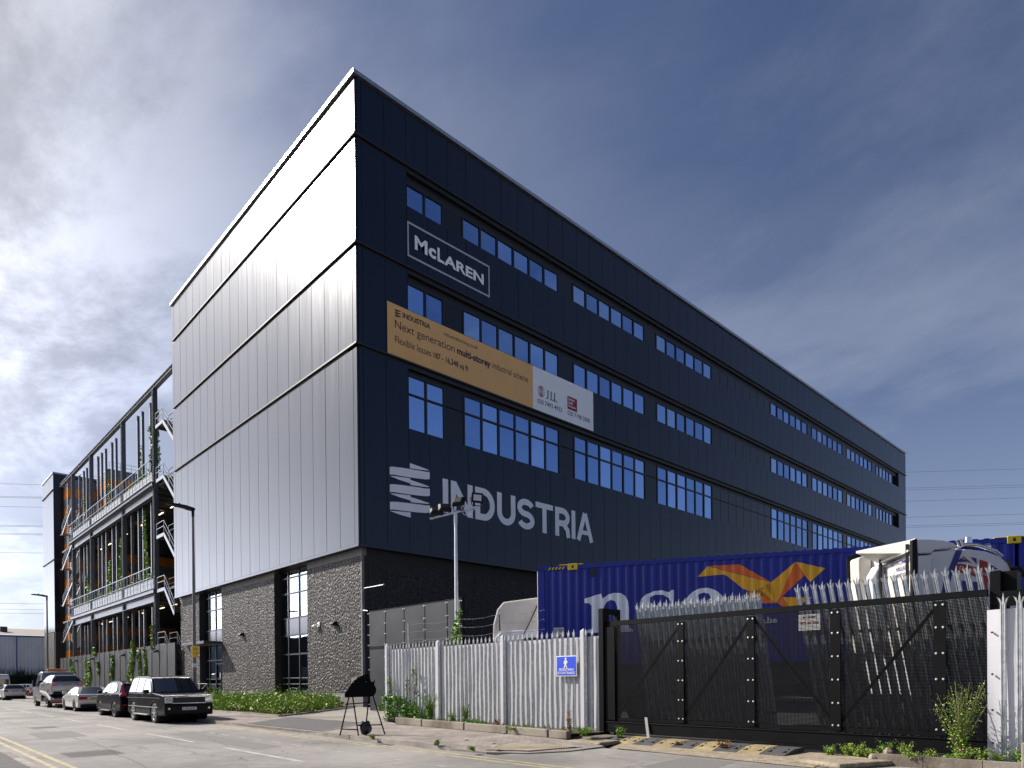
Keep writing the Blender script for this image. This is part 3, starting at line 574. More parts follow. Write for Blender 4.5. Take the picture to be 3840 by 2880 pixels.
# tall foyer windows
def tall(name, ys, zs, door=False):
    f = MB(); x = .93
    y0, y1 = ys[0], ys[-1]
    for y in ys: f.box(x-.06, y-.05, zs[0], x+.08, y+.05, zs[-1])
    for z in zs: f.box(x-.05, y0, z-.05, x+.07, y1, z+.05)
    fo = obj('foyer_window', f, 'frame', b)
    p = MB(); pu = MB(); sp = MB()
    for a, c in zip(ys[:-1], ys[1:]):
        for k, (z0, z1) in enumerate(zip(zs[:-1], zs[1:])):
            q = [(x, a+.05, z0+.05), (x, c-.05, z0+.05), (x, c-.05, z1-.05), (x, a+.05, z1-.05)]
            if abs(z0-4.6) < .1: sp.box(x-.03, a+.05, z0+.05, x+.03, c-.05, z1-.05)
            else: (pu if z0 > 5 else p).add(q, [(0, 1, 2, 3)])
    obj('pane', p, 'glass_left', fo); obj('pane', pu, 'glass_left', fo); obj('spandrel', sp, 'panel_dark', fo)
    return fo
fw1 = tall('w', [7.3, 8.98, 10.55, 11.7], [.3, 3.35, 4.6, 5.75, 7.4, 8.45, 8.95])
fw2 = tall('e', [21.35, 23.75, 25.2, 26.2], [.12, 3.3, 4.6, 5.75, 7.4, 8.45, 8.95])
g = MB(); g.box(1.6, 6.9, 0, 1.62, 11.9, 8.9); g.box(2.6, 21, 0, 2.62, 26.3, 8.9); obj('foyer_back_wall', g, 'core', b)
for i in range(14):
    pass
g = MB()
for y0, y1 in ((7.3, 11.6), (21.4, 26.1)):
    y = y0
    while y < y1:
        for z in (1.35, 1.75): g.box(.915, y, z, .918, y+.05, z+.05)
        y += .14
obj('manifestation_dots', g, 'brace', fw1)
# entrance doors
d = MB(); x = .88
for y in (21.45, 22.6, 23.7): d.box(x-.03, y-.05, .12, x+.03, y+.05, 3.0)
d.box(x-.03, 21.45, 2.95, x+.03, 23.7, 3.05); d.box(x-.03, 21.45, .12, x+.03, 23.7, .3)
do = obj('entrance_door', d, 'frame', b); h = MB()
for y in (22.45, 22.75): h.tube([(x-.12, y, .9), (x-.12, y, 1.9)], .025, 6); h.cyl((x-.12, y, 1.0), (x, y, 1.0), .02); h.cyl((x-.12, y, 1.8), (x, y, 1.8), .02)
obj('handle', h, 'chrome', do)
g = MB(); g.box(-.95, 21.2, 4.5, .6, 26.2, 4.72); obj('entrance_canopy', g, 'steel_dark', b, bevel=.02)
g = MB(); g.box(.85, 22.55, 1.75, .86, 22.95, 2.3); obj('door_notice', g, 'plate_w', do)
# bulkhead lights, camera, access hatch, low rail
def bulkhead(y, z, parent, x=PXF):
    g = MB(); g.prism([(0, 0), (-.34, 0), (-.34, .05), (-.22, .17), (0, .22)], y-.24, y+.24, lambda u, v, t: (x+u+.02, t, z+v)); obj('wall_light', g, 'plastic', parent, bevel=.02)
bulkhead(17.2, 4.95, b); bulkhead(3.5, 4.85, b); bulkhead(29.2, 4.7, b)
g = MB(); g.box(PXF-.06, 5.3, 4.85, PXF+.02, 5.6, 5.15); g.cyl((PXF-.2, 5.55, 4.95), (PXF-.2, 5.9, 4.9), .08); g.cyl((PXF-.2, 5.5, 5.0), (PXF, 5.5, 5.0), .04); obj('security_camera', g, 'white', b, smooth=40)
g = MB(); g.box(PXF-.03, .75, .85, PXF+.01, 1.65, 1.7); obj('service_hatch', g, 'concrete', b)
g = MB()
g.tube([(-2.6, 17.0, 1.0), (-1.0, 20.4, 1.42), (-1.0, 26.0, 1.42)], .03, 8)
for p_ in ((-2.6, 17.0), (-1.0, 20.4), (-1.0, 22.5), (-1.0, 25.9)): g.cyl((p_[0], p_[1], PZ), (p_[0], p_[1], 1.4 if p_[1] > 18 else 1.0), .025)
g.tube([(-1.0, 20.4, .8), (-1.0, 26, .8)], .02, 6)
tag(obj('handrail', g, 'steel'), 'thin grey handrail outside the canopied entrance', 'handrail')
# grey perforated screen beside the main block continuing the street line
# ------------------------------------------------------------------ signs on the yard facade
FY = lambda u, v, o: (u, -0.020-o, v)
s = thing('logo_lettering', 'giant white INDUSTRIA lettering with coiled ribbon mark low on the dark facade', 'sign', (2, -.02, 11))
W0 = [(3.42, 14.19), (4.15, 14.13), (4.83, 14.05), (4.7, 14.01), (4.14, 13.95), (3.42, 13.89)]
W0 = [(3.42, 14.19), (4.15, 14.13+.0), (4.83, 14.06), (4.7, 14.02), (4.14, 13.95), (3.42, 13.89)]
BAR = [(2.03, 13.68), (2.24, 13.73), (2.79, 13.79), (3.87, 13.87), (4.56, 13.91), (4.84, 13.96), (4.84, 13.53), (4.56, 13.46), (3.86, 13.39), (2.78, 13.31), (2.26, 13.29), (2.03, 13.24)]
WL = [(2.03, 13.16), (2.26, 13.21), (2.78, 13.25), (3.44, 13.31), (3.44, 13.01), (2.65, 13.07)]
WR = [(3.442, 13.22), (4.13, 13.16), (4.84, 13.08), (4.64, 13.02), (4.13, 12.97), (3.442, 12.92)]
g = MB(); g.ngon([FY(u, v, 0) for u, v in W0])
for k in range(3):
    dz = -.995*k; g.ngon([FY(u, v+dz, 0) for u, v in BAR]); g.ngon([FY(u, v+dz, 0) for u, v in WL])
    if k < 2: g.ngon([FY(u, v+dz, 0) for u, v in WR])
obj('ribbon_mark', g, 'white_vinyl', s)
def arc(cx, cy, rx, ry, a0, a1, n=14): return [(cx+rx*math.cos(R(a0+(a1-a0)*i/n)), cy+ry*math.sin(R(a0+(a1-a0)*i/n))) for i in range(n+1)]
def letter(ch, x0, x1, z0, z1, sw, mtl, par, fn, name='letter'):
    g = MB(); o = [0]
    def S(path, w=sw): g.stroke(path, w, fn, o[0]); o[0] += .0015
    h = sw/2; xm = (x0+x1)/2; zm = (z0+z1)/2
    if ch == 'I': S([(xm, z0), (xm, z1)])
    if ch == 'N':
        g.ngon([fn(u, v, 0) for u, v in ((x0, z0), (x0+sw, z0), (x0+sw, z1-sw*1.75), (x1-sw*1.02, z0), (x1, z0), (x1, z1), (x1-sw, z1), (x1-sw, z0+sw*1.75), (x0+sw*1.02, z1), (x0, z1))])
    if ch == 'T': S([(x0, z1-h*.9), (x1, z1-h*.9)], sw*.9); S([(xm, z0), (xm, z1-sw*.5)])
    if ch == 'U': ry = (x1-x0)/2-h; S([(x0+h, z1), (x0+h, z0+h+ry)]+arc(xm, z0+h+ry, ry, ry*1.0, 180, 360)[1:]+[(x1-h, z1)])
    if ch == 'D':
        rx = x1-h-(x0+(x1-x0)*.42); cx = x0+(x1-x0)*.42; ry = (z1-z0)/2-h
        S([(x0+h, z0), (x0+h, z1)]); S([(x0+h*1.0, z1-h)]+arc(cx, zm, rx, ry, 90, -90, 20)+[(x0+h*1.0, z0+h)])
    if ch == 'R':
        cx = x0+(x1-x0)*.5; ry = (z1-z0)*.27-h*.5; cz = z1-h-ry; rx = x1-h-cx
        S([(x0+h, z0), (x0+h, z1)]); S([(x0+h, z1-h)]+arc(cx, cz, rx, ry, 90, -90, 14)+[(x0+h, cz-ry)])
        S([(cx+sw*.2, cz-ry), (x1-h*1.1, cz-ry-(z1-z0)*.2), (x1-h*.7, z0)])
    if ch == 'S':
        ry = ((z1-z0)/2-h)/2; rx = (x1-x0)/2-h
        S(arc(xm, zm+ry, rx, ry, 20, 180, 14)+arc(xm, zm+ry, rx, ry, 180, 270, 6)[1:]+arc(xm, zm-ry, rx, ry, 90, 0, 6)[1:]+arc(xm, zm-ry, rx, ry, 0, -160, 14)[1:], sw*.98)
    if ch == 'A':
        S([(x0+h*.95, z0), (xm-h*.12, z1)], sw*.97); S([(x1-h*.95, z0), (xm+h*.12, z1)], sw*.97); S([(x0+sw*1.2, z0+(z1-z0)*.31), (x1-sw*1.2, z0+(z1-z0)*.31)], sw*.75)
    return obj(name, g, mtl, par)
for ch, a, c in (('I', 5.81, 6.22), ('N', 6.43, 8.18), ('D', 8.38, 10.04), ('U', 10.25, 11.91), ('S', 12.08, 13.72), ('T', 13.84, 15.58), ('R', 15.80, 17.34), ('I', 17.55, 17.97), ('A', 18.10, 20.0)):
    letter(ch, a, c, 11.72, 13.78, .42, 'white_vinyl', s, FY)
# framed contractor sign
s = thing('framed_name_sign', 'white McLAREN lettering inside a thin pale rectangle below the top windows', 'sign', (3.4, -.02, 26.2))
g = MB()
for (a, c, d_, e) in ((3.4, 9.78, 28.12, 28.24), (3.4, 9.78, 26.2, 26.32)): g.add([FY(a, d_, 0), FY(c, d_, 0), FY(c, e, 0), FY(a, e, 0)], [(0, 1, 2, 3)])
for (a, c) in ((3.4, 3.5), (9.68, 9.78)): g.add([FY(a, 26.321, 0), FY(c, 26.321, 0), FY(c, 28.119, 0), FY(a, 28.119, 0)], [(0, 1, 2, 3)])
obj('outline', g, 'grey_vinyl', s)
text('lettering', 'M', FY, 3.92, 26.82, .92, .82, 'white_vinyl', s, bold=.028)
text('lettering', 'c', FY, 4.92, 26.82, .55, .60, 'white_vinyl', s, bold=.04)
text('lettering', 'L', FY, 5.58, 26.82, .50, .82, 'white_vinyl', s, bold=.03)
text('lettering', 'AREN', FY, 6.08, 26.82, 3.2, .66, 'white_vinyl', s, bold=.03)
# letting banner
s = thing('letting_banner', 'long tan and white advertising banner under the second row of windows', 'banner', (1.96, -.03, 20))
g = MB(); g.box(1.97, -.035, 20.02, 13.66, -.006, 23.05); obj('tan_sheet', g, 'tan', s)
g = MB(); g.box(13.665, -.035, 20.02, 20.1, -.006, 23.05); obj('white_sheet', g, 'banner_white', s)
FB = lambda u, v, o: (u, -0.04-o, v)
def bt(body, u, v, w_, h_, m='ink', bold=0, **k): return text('lettering', body, FB, u, v, w_, h_, m, s, bold=bold, **k)
bt('INDUSTRIA', 3.0, 22.47, 1.98, .31, bold=.03); bt('industriabarking.co.uk', 5.98, 22.42, 2.72, .29, bold=.004)
g = MB()
for k in range(3): g.ngon([FB(2.47+(u-2.03)*.14, 22.42+(v-11.5)*.155-.0, 0) for u, v in [(a, c-.995*k) for a, c in BAR]])
for k in range(3): g.ngon([FB(2.47+(u-2.03)*.14, 22.42+(v-11.5)*.155, 0) for u, v in [(a, c-.995*k) for a, c in WL]])
obj('ribbon_mark', g, 'ink', s)
bt('Next generation', 2.47, 21.55, 4.35, .62, bold=.0); bt('multi-storey', 7.0, 21.55, 2.78, .58, bold=.035); bt('industrial scheme', 9.95, 21.72, 3.25, .42, bold=0)
bt('Flexible leases', 2.47, 20.86, 2.55, .41); bt('187 - 16,348 sq ft', 5.2, 20.76, 2.7, .47, bold=.02)
bt('020 7493 4933', 14.1, 20.62, 2.5, .31, bold=.008); bt('020 7198 2000', 17.2, 20.62, 2.5, .31, bold=.008)
g = MB(); g.box(17.2, -.042, 21.05, 18.25, -.036, 21.98); obj('red_square', g, 'red_ink', s)
for i, t_ in enumerate(('Lambert', 'Smith', 'Hampton')): text('lettering', t_, lambda u, v, o: (u, -.046, v), 17.28, 21.70-.26*i, (.72, .5, .82)[i], .2, 'white', s, bold=.03)
g = MB()
for k in range(4):
    for sgn in (-1, 1): g.stroke(arc(14.47+sgn*(k*.075-.03), 21.5, .26-k*.05+.02, .36-k*.018, 90, 90+sgn*180, 16), .035, FB, .001*(k+4*(sgn > 0)))
obj('globe_mark', g, 'red_ink', s)
for i, ch in enumerate('JLL'):
    g = MB(); x = 15.0+.36*i; o = 0
    if ch == 'J': g.stroke([(x+.16, 21.72), (x+.16, 21.3), (x+.08, 21.17), (x-.03, 21.2)], [.1, .1, .07, .04], FB); g.stroke([(x+.05, 21.75), (x+.27, 21.75)], .04, FB, .001)
    else: g.stroke([(x+.12, 21.72), (x+.12, 21.2)], .1, FB); g.stroke([(x+.01, 21.19), (x+.34, 21.19)], .045, FB, .001); g.stroke([(x+.34, 21.2), (x+.34, 21.32)], .04, FB, .002); g.stroke([(x+.02, 21.75), (x+.22, 21.75)], .035, FB, .003)
    obj('serif_letter', g, 'ink', s)
# ================================================================== LEFT: STEEL DECK FRAME, TOWER, CORE, WAREHOUSE
d = thing('steel_deck_frame', 'open steel framed yard deck with stacked walkways, railings and planters left of the main block', 'structure frame', (0, 31.2, 0))
cols = [36.85, 47.9, 62.3, 72.6]
for i, y in enumerate(cols):
    g = MB(); g.box(-.02, y-.17, 0, .40, y-.13, 29.2); g.box(-.02, y+.13, 0, .40, y+.17, 29.2); g.box(.17, y-.13, 0, .21, y+.13, 29.2)
    obj('column', g, 'steel_mid', d)
g = MB(); g.ibeam((.19, 31.1, 29.42), (.19, 80.3, 29.42), .4, .42, .03); obj('top_beam', g, 'steel', d)
for zl_, zt_ in ((20.4, 28.9), (10.25, 19.2), (.1, 8.9)):
    for y in (39.6, 42.4, 44.0, 46.6, 50.2, 52.6, 54.4, 57.2, 59.1, 60.9, 64.9, 66.8, 68.5, 71.0):
        if zl_ > 20 and y in (46.6,): continue
        g = MB(); g.box(.52, y-.09, zl_, .56, y+.09, zt_); g.box(.56, y-.02, zl_, .72, y+.02, zt_); g.box(.72, y-.09, zl_, .76, y+.09, zt_)
        obj('post', g, 'steel', d)
for z in (20.2, 10.15):
    g = MB(); g.ibeam((-.16, 36.6, z), (-.16, 73.3, z), .34, .42, .03); obj('edge_channel', g, 'steel_mid', d)
    for a, c in zip(cols[:-1], cols[1:]):
        g = MB(); g.ibeam((.19, a+.2, z-.62), (.19, c-.2, z-.62), .42, .72, .035); obj('deck_beam', g, 'steel_mid', d)
    g = MB(); g.box(.42, 31.1, z-.1, 13.5, 81.5, z+.12); obj('deck_slab', g, 'slab', d)
    g = MB(); y = 32.0
    while y < 81: g.ibeam((.5, y, z-.3), (13.4, y, z-.3), .16, .36, .02); y += 1.8
    obj('joists', g, 'steel_mid', d)
    for a, c in zip(cols[:-1], cols[1:]):
        n = 1
        for i in range(n):
            ya = a+.35+(c-a-.7)*i/n+.06; yb = a+.35+(c-a-.7)*(i+1)/n-.06
            g = MB(); g.box(.02, ya, z+.22, .50, yb, z+1.22); g.box(-.0, ya-.02, z+1.2, .52, yb+.02, z+1.26); obj('planter', g, 'planter', d, bevel=.01)
    g = MB(); zb = z+.2; y = 36.9
    while y < 73.4: g.beam((-.28, y, zb), (-.28, y, zb+2.05), .05, .05); y += 1.16
    g.beam((-.28, 36.9, zb+2.05), (-.28, 73.3, zb+2.05), .06, .06); g.beam((-.28, 36.9, zb+1.1), (-.28, 73.3, zb+1.1), .04, .04); obj('railing', g, 'steel', d)
    for y in (40.5, 44.5, 52, 58.5, 66, 70):
        g = MB(); g.box(3.0, y, z-.72, 3.12, y+1.5, z-.68); obj('strip_light', g, 'light_on', d)
g = MB(); g.box(13.5, 31, 0, 13.8, 81.5, 20.3); g.box(.9, 31.05, 0, 13.5, 31.12, 26); obj('back_wall', g, 'core', d)
g = MB(); g.box(.42, 31.1, -.02, 13.5, 81.5, .02); obj('yard_floor', g, 'slab', d)
# lower perforated street screen
for i in range(22):
    y = 31.0+i*2.28
    g = MB(); g.box(-.02, y+.05, .15, .0, y+2.23, 5.05); obj('screen_panel', g, 'mesh_screen', d)
    g = MB(); g.box(-.06, y-.045, .1, .06, y+.045, 5.08); obj('screen_post', g, 'steel_dark', d)
for y in (70.5, 61.5, 47.5, 36.0):
    g = MB(); g.prism([(0, 0), (-.5, -.1), (-.5, -.02), (-.2, .14), (0, .2)], y-.2, y+.2, lambda u, v, t: (u-.03, t, 4.4+v)); obj('screen_light', g, 'plastic', d, bevel=.02)
# stairs
def stair(parent, y0, z0, y1, z1, x0, x1, land):
    """flight falling from (y0,z0) to (y1,z1) with landing of length land beyond the top"""
    g = MB(); sg = 1 if y1 > y0 else -1
    for x in (x0, x1): g.beam((x, y0, z0-.15), (x, y1, z1-.15), .06, .32); g.beam((x, y0-sg*land, z0-.15), (x, y0, z0-.15), .06, .3)
    n = max(4, int(abs(z1-z0)/.2))
    for i in range(n): t = (i+.5)/n; y = y0+(y1-y0)*t; z = z0+(z1-z0)*t; g.box(x0, y-.14, z-.04, x1, y+.14, z)
    g.box(x0, y0-sg*land, z0-.05, x1, y0, z0); g.box(x0, y0-sg*land, z0-.3, x1, y0-sg*(land-.06), z0)
    o = obj('stair', g, 'steel', parent); h = MB()
    for x in (x0, x1):
        for dz in (1.1, .6): h.beam((x, y0, z0+dz), (x, y1, z1+dz), .05, .05); h.beam((x, y0-sg*land, z0+dz), (x, y0, z0+dz), .05, .05)
        for t in (0, .5, 1): h.beam((x, y0+(y1-y0)*t, z0+(z1-z0)*t), (x, y0+(y1-y0)*t, z0+(z1-z0)*t+1.1), .045, .045)
        h.beam((x, y0-sg*land, z0), (x, y0-sg*land, z0+1.1), .045, .045)
    obj('stair_rail', h, 'steel', o)
for z in (25.55, 20.5, 15.25, 10.25, 5.1): stair(d, 33.95, z, 30.9 if z > 11 else 31.3, z-2.5, .05, 1.1, 2.15)
for z in (22.5, 17.6, 12.5, 7.4):
    stair(d, 73.2, z+2.5, 79.3, z, .05, 1.1, .8)
    g = MB(); g.box(.05, 79.3, z-.05, 1.1, 80.7, z); g.box(1.15, 79.35, z, 1.2, 80.6, z+1.1) ; obj('landing', g, 'steel_mid', d)
    g = MB(); g.box(1.12, 73.4, z-1, 1.16, 79.2, z+2.0); obj('stair_back_panel', g, 'core', d)
# vines and planter shrubs
def vine(name, label, x, y, z0, z1, wd, n, s=.085, g_=None, m='leaf'):
    g = MB(); k = 10; px_, py_ = x, y; pts = []
    for i in range(k+1):
        t = i/k; pts.append((x+rnd(-.05, .05), y+math.sin(t*5+y)*wd*.45, z0+(z1-z0)*t))
    for i in range(n):
        t = random.random()**1.25; q = pts[min(k, int(t*k))]
        leaves(g, (q[0]-.06, q[1]+rnd(-wd, wd)*(1-.6*t)*.7, z0+(z1-z0)*t), (.12, .16, .22), 5, s*1.25)
    o = obj(name, g, m, None); tag(o, label, 'climbing plant', g_); st = MB(); st.tube(pts, .018, 5); obj('stem', st, 'stem', o, world=False); return o
random.seed(21)
gv = 'climbers on the steel deck frame'
vine('vine', 'leafy climber on the upper deck posts nearest the main block', .6, 39.6, 21.4, 26.6, .6, 60, g_=gv)
vine('vine', 'dark thin climber hanging by the upper column beside the stair', .45, 36.4, 21.5, 27.2, .4, 50, g_=gv, m='leaf_dark')
vine('vine', 'climber reaching halfway up the upper deck posts at mid deck', .6, 42.6, 21.4, 25.4, .5, 55, g_=gv)
vine('vine', 'climber against the orange core on the upper deck', .6, 55.5, 21.4, 26.0, .7, 60, g_=gv)
vine('vine', 'climber at the far end of the upper deck', .6, 67.5, 21.4, 25.5, .7, 50, g_=gv)
vine('vine', 'tall bright climber on the middle deck nearest the main block', .6, 41.5, 11.3, 18.6, .9, 190, g_=gv)
vine('vine', 'bushy climber up a pair of posts at the centre of the middle deck', .6, 50.8, 11.3, 17.4, .9, 170, g_=gv)
vine('vine', 'broad climber on the middle deck left of the centre column', .6, 55.5, 11.3, 15.4, 1.3, 150, g_=gv)
vine('vine', 'low dense climber at the far end of the middle deck', .6, 66.5, 11.3, 15.2, 1.6, 150, g_=gv)
gs = 'climbers on the street screen'
for i, (y, z0, z1, wd, n, lb) in enumerate((
  (37.2, 4.6, 7.2, .15, 30, 'thin climber tip rising above the screen at the right column'),
  (39.9, .8, 5.0, .5, 80, 'narrow climber on the street screen right of the black light'),
  (41.6, 1.5, 5.0, .5, 80, 'climber strand just left of the narrow right hand one'),
  (44.4, .3, 5.8, 1.3, 260, 'tall leafy climber on the street screen behind the black cars'),
  (52.2, 2.0, 4.6, .7, 110, 'thin hanging climber in the middle of the street screen'), (58.5, 2.6, 4.0, .35, 40, 'small tuft of climber on the street screen'),
  (60.5, 4.9, 5.7, .9, 50, 'small climber mound along the top edge of the street screen'),
  (64.6, .3, 4.4, 2.6, 300, 'widest climber on the street screen above the silver coupe'), (73.0, 2.2, 4.6, 1.9, 120, 'climber at the far end of the street screen by the recovery truck'))):
    vine('vine', lb, -.1, y, z0, z1, wd, n, .09, gs)
g1 = 'planter shrubs on the decks'
nm = ['nearest the main block', 'just past the first column', 'at mid bay', 'before the centre column', 'after the centre column', 'in the far bay', 'at the far end']
for z, lv in ((21.45, 'upper'), (11.4, 'middle')):
    for i, y in enumerate((38.5, 41.5, 45.5, 50.5, 57.5, 65.5, 70.5)):
        g = MB()
        for _ in range(9): leaves(g, (.3, y+rnd(-1.4, 1.4), z+rnd(0, .5)), (.2, .35, .35), 20, .075)
        tag(obj('planter_shrub', g, 'leaf'), 'bright shrub in the %s deck planter %s' % (lv, nm[i]), 'shrub', g1)
# tower
t = thing('stair_tower', 'slim grey clad tower with pebbled base at the far end of the deck', 'tower', (0, 85, 0))
for a, z0, z1 in ((0, 9.1, 19.55), (0, 19.7, 29.75), (0, 29.9, 32.2)):
    g = MB()
    for i in range(5): g.box(0, 85.0+i*1.7+.01, z0, .1, 85.0+(i+1)*1.7-.01, z1)
    g.box(.1, 84.9, z0-.1, 1.5, 85.0, z1+.1); obj('cladding', g, 'clad', t, bevel=.01)
g = MB(); g.box(.11, 85.01, 0, 7, 93.4, 32.2); g.box(.1, 84.88, 9, 1.6, 84.9, 32.2); obj('tower_core', g, 'panel_dark', t)
g = MB(); g.box(-.1, 84.85, 32.2, 7.1, 93.6, 32.42); obj('coping', g, 'coping', t)
for z in (19.62, 29.82):
    g = MB(); g.box(-.14, 84.98, z-.05, .09, 93.5, z+.05); obj('joint_trim', g, 'clad_dark', t)
g = MB(); g.box(-.02, 85.4, 0, .10, 93.2, 9.0); obj('pebbled_base', g, 'pebble', t)
g = MB(); g.box(.0, 84.7, 0, 1.4, 84.98, 9.0); obj('base_return', g, 'dark_concrete', t)
# striped core blocks
def striped(name, label, x0, x1, y0, y1, zt, pitch=1.3, first=1):
    t = thing(name, label, 'building core', (x0, y0, 0)); z = zt; k = first
    og = MB(); gg = MB()
    def rib(g, za, zb):
        z_ = za
        while z_ < zb-.02:
            h = min(.26, zb-z_)
            for sg, (A, B, fn) in enumerate(((x0, x1, lambda u, o, z: (u, y0-o, z)), (y0, y1, lambda u, o, z: (x0-o, u, z)))):
                P = [fn(A, 0, z_), fn(B, 0, z_), fn(B, .05, z_+h*.3), fn(A, .05, z_+h*.3), fn(A, .05, z_+h*.7), fn(B, .05, z_+h*.7), fn(B, 0, z_+h), fn(A, 0, z_+h)]
                g.add(P, [(0, 1, 2, 3), (3, 2, 5, 4), (4, 5, 6, 7)])
            z_ += .26
    while z > 0:
        zb = max(0, z-pitch); rib(gg if k % 2 else og, zb, z); z = zb; k += 1
    obj('orange_bands', og, 'orange', t); obj('grey_bands', gg, 'grey_sheet', t)
    g = MB(); g.box(x0+.05, y0+.05, 0, x1, y1, zt); obj('wall_core', g, 'core', t)
    g = MB(); xx = x0
    for zz_ in (.5, 1.0): g.beam((x0+.2, y0+.1, zt+zz_), (x1, y0+.1, zt+zz_), .04, .04)
    while xx < x1: g.beam((xx+.2, y0+.1, zt), (xx+.2, y0+.1, zt+1), .04, .04); xx += 1.4
    obj('roof_rail', g, 'steel', t); return t
striped('ramp_core', 'orange and grey ribbed ramp wall beside the slim tower', 1.3, 14, 82, 92, 31.0)
striped('ramp_core', 'orange and grey ribbed stair core rising behind the upper deck posts', 4.8, 16, 75, 81.4, 31.6)
# warehouse
t = thing('warehouse', 'long low grey corrugated warehouse with blue gutter at the end of the road', 'warehouse', (-20, 104, 0))
g = MB(); x = -45.0
while x < 20: g.add([(x, 104, 0), (x+.25, 104, 0), (x+.32, 103.94, 0), (x+.5, 103.94, 0), (x, 104, 9.2), (x+.25, 104, 9.2), (x+.32, 103.94, 9.2), (x+.5, 103.94, 9.2)], [(0, 1, 5, 4), (1, 2, 6, 5), (2, 3, 7, 6)]); x += .5
obj('corrugated_wall', g, 'light_sheet', t)
g = MB(); g.box(-45, 103.7, 9.2, 20, 103.95, 9.45); 
for x in (-17, -9, -2.2, 6): g.box(x-.07, 103.75, 0, x+.07, 103.9, 9.2)
obj('gutter', g, 'blue_trim', t)
g = MB(); g.add([(-45, 103.8, 9.5), (20, 103.8, 9.5), (20, 114, 11.2), (-45, 114, 11.2)], [(0, 1, 2, 3)]); obj('roof', g, 'roof_tan', t)
g = MB(); g.box(-3.9, 108, 10.3, -2.9, 109, 11.1); obj('roof_vent', g, 'steel_dark', t)
g = MB(); random.seed(5)
for _ in range(420): leaves(g, (rnd(-16, 5), rnd(99.6, 100.8), rnd(.3, 2.9)), (.5, .4, .5), 16, .14)
for _ in range(260): blades(g, rnd(-16, 5), rnd(99.8, 100.6), 2.7, 6, 1.3, .3)
ho = obj('hedge', g, 'hedge'); tag(ho, 'dark overgrown hedge in front of the grey warehouse', 'hedge')
g = MB(); g.box(-30, 101.0, 0, 0.5, 101.3, 2.9); g.box(-30, 100.9, 0, -8, 101.4, 2.6); tag(obj('boundary_fence', g, 'core'), 'dark close boarded fence behind the far hedge', 'fence')
# shed across the road mirrored in foyer glass; rear block added to cut fill
for (nm_, lb, x0, y0, x1, y1, h) in (('opposite_shed', 'long dark brick shed across the road, outside the view but mirrored in the foyer glass', -46, -12, -33, 210, 9.2), ('rear_blocker', 'dark block added behind the viewpoint, outside the view, to darken reflections and fill', -40, -95, 70, -80, 13)):
    t = thing(nm_, lb, 'shed', (x0, y0, 0)); g = MB(); g.box(x0, y0, 0, x1, y1, h); obj('walls', g, 'dark_concrete', t)
    g = MB(); n_ = 16
    for i in range(n_):
        if x1-x0 > y1-y0: xa = x0+(x1-x0)*(i+.3)/n_; g.box(xa, y1-.01, 1.5, xa+3, y1+.05, 4)
        else: ya = y0+(y1-y0)*(i+.3)/n_; g.box(x1-.01, ya, 1.5, x1+.05, ya+3, 4)
    obj('shutters', g, 'grey_sheet', t)
# ------------------------------------------------------------------ street lamps
def lamp(label, x, y, h, notices=False):
    t = thing('street_lamp', label, 'street lamp', (x, y, PZ), 0, 'street lamps along the pavement')
    g = MB(); g.cyl((0, 0, 0), (0, 0, 1.35), .115, .115, 16); g.cyl((0, 0, 1.35), (0, 0, 1.45), .115, .075, 16); g.cyl((0, 0, 1.45), (0, 0, h-.2), .075, .05, 14); obj('pole', g, 'pole', t, world=False, smooth=40)
    g = MB(); g.cyl((0, 0, h-.3), (0, 0, h), .06, .06, 12); g.prism([(0, -.04), (-.25, -.02), (-.4, .02), (-1.05, .06), (-1.12, .09), (-.95, .14), (-.35, .13), (0, .06)], -.16, .16, lambda u, v, k: (u+.05, k, h+v)); g.cyl((-.55, 0, h+.13), (-.55, 0, h+.2), .05, .04, 10); obj('lamp_head', g, 'plastic', t, world=False, bevel=.02)
    if notices:
        g = MB(); g.box(-.13, -.12, 2.55, .13, -.10, 3.05); o = obj('yellow_notice', g, 'yellow', t, world=False)
        text('wording', 'CCTV', lambda u, v, o_: (u, -.122, v), -.1, 2.85, .2, .07, 'ink', t, bold=.02, world=False); text('wording', 'IN OPERATION', lambda u, v, o_: (u, -.122, v), -.11, 2.7, .22, .04, 'ink', t, bold=.02, world=False)
        g = MB(); g.box(-.12, -.12, 2.12, .10, -.10, 2.28); obj('white_notice', g, 'white', t, world=False)
    return t
lamp('near street lamp behind the black four by four, with yellow and white notices', -9.2, -1.75, 8.95, True)
lamp('far street lamp beside the slim tower', -9.2, 32.2, 8.4)
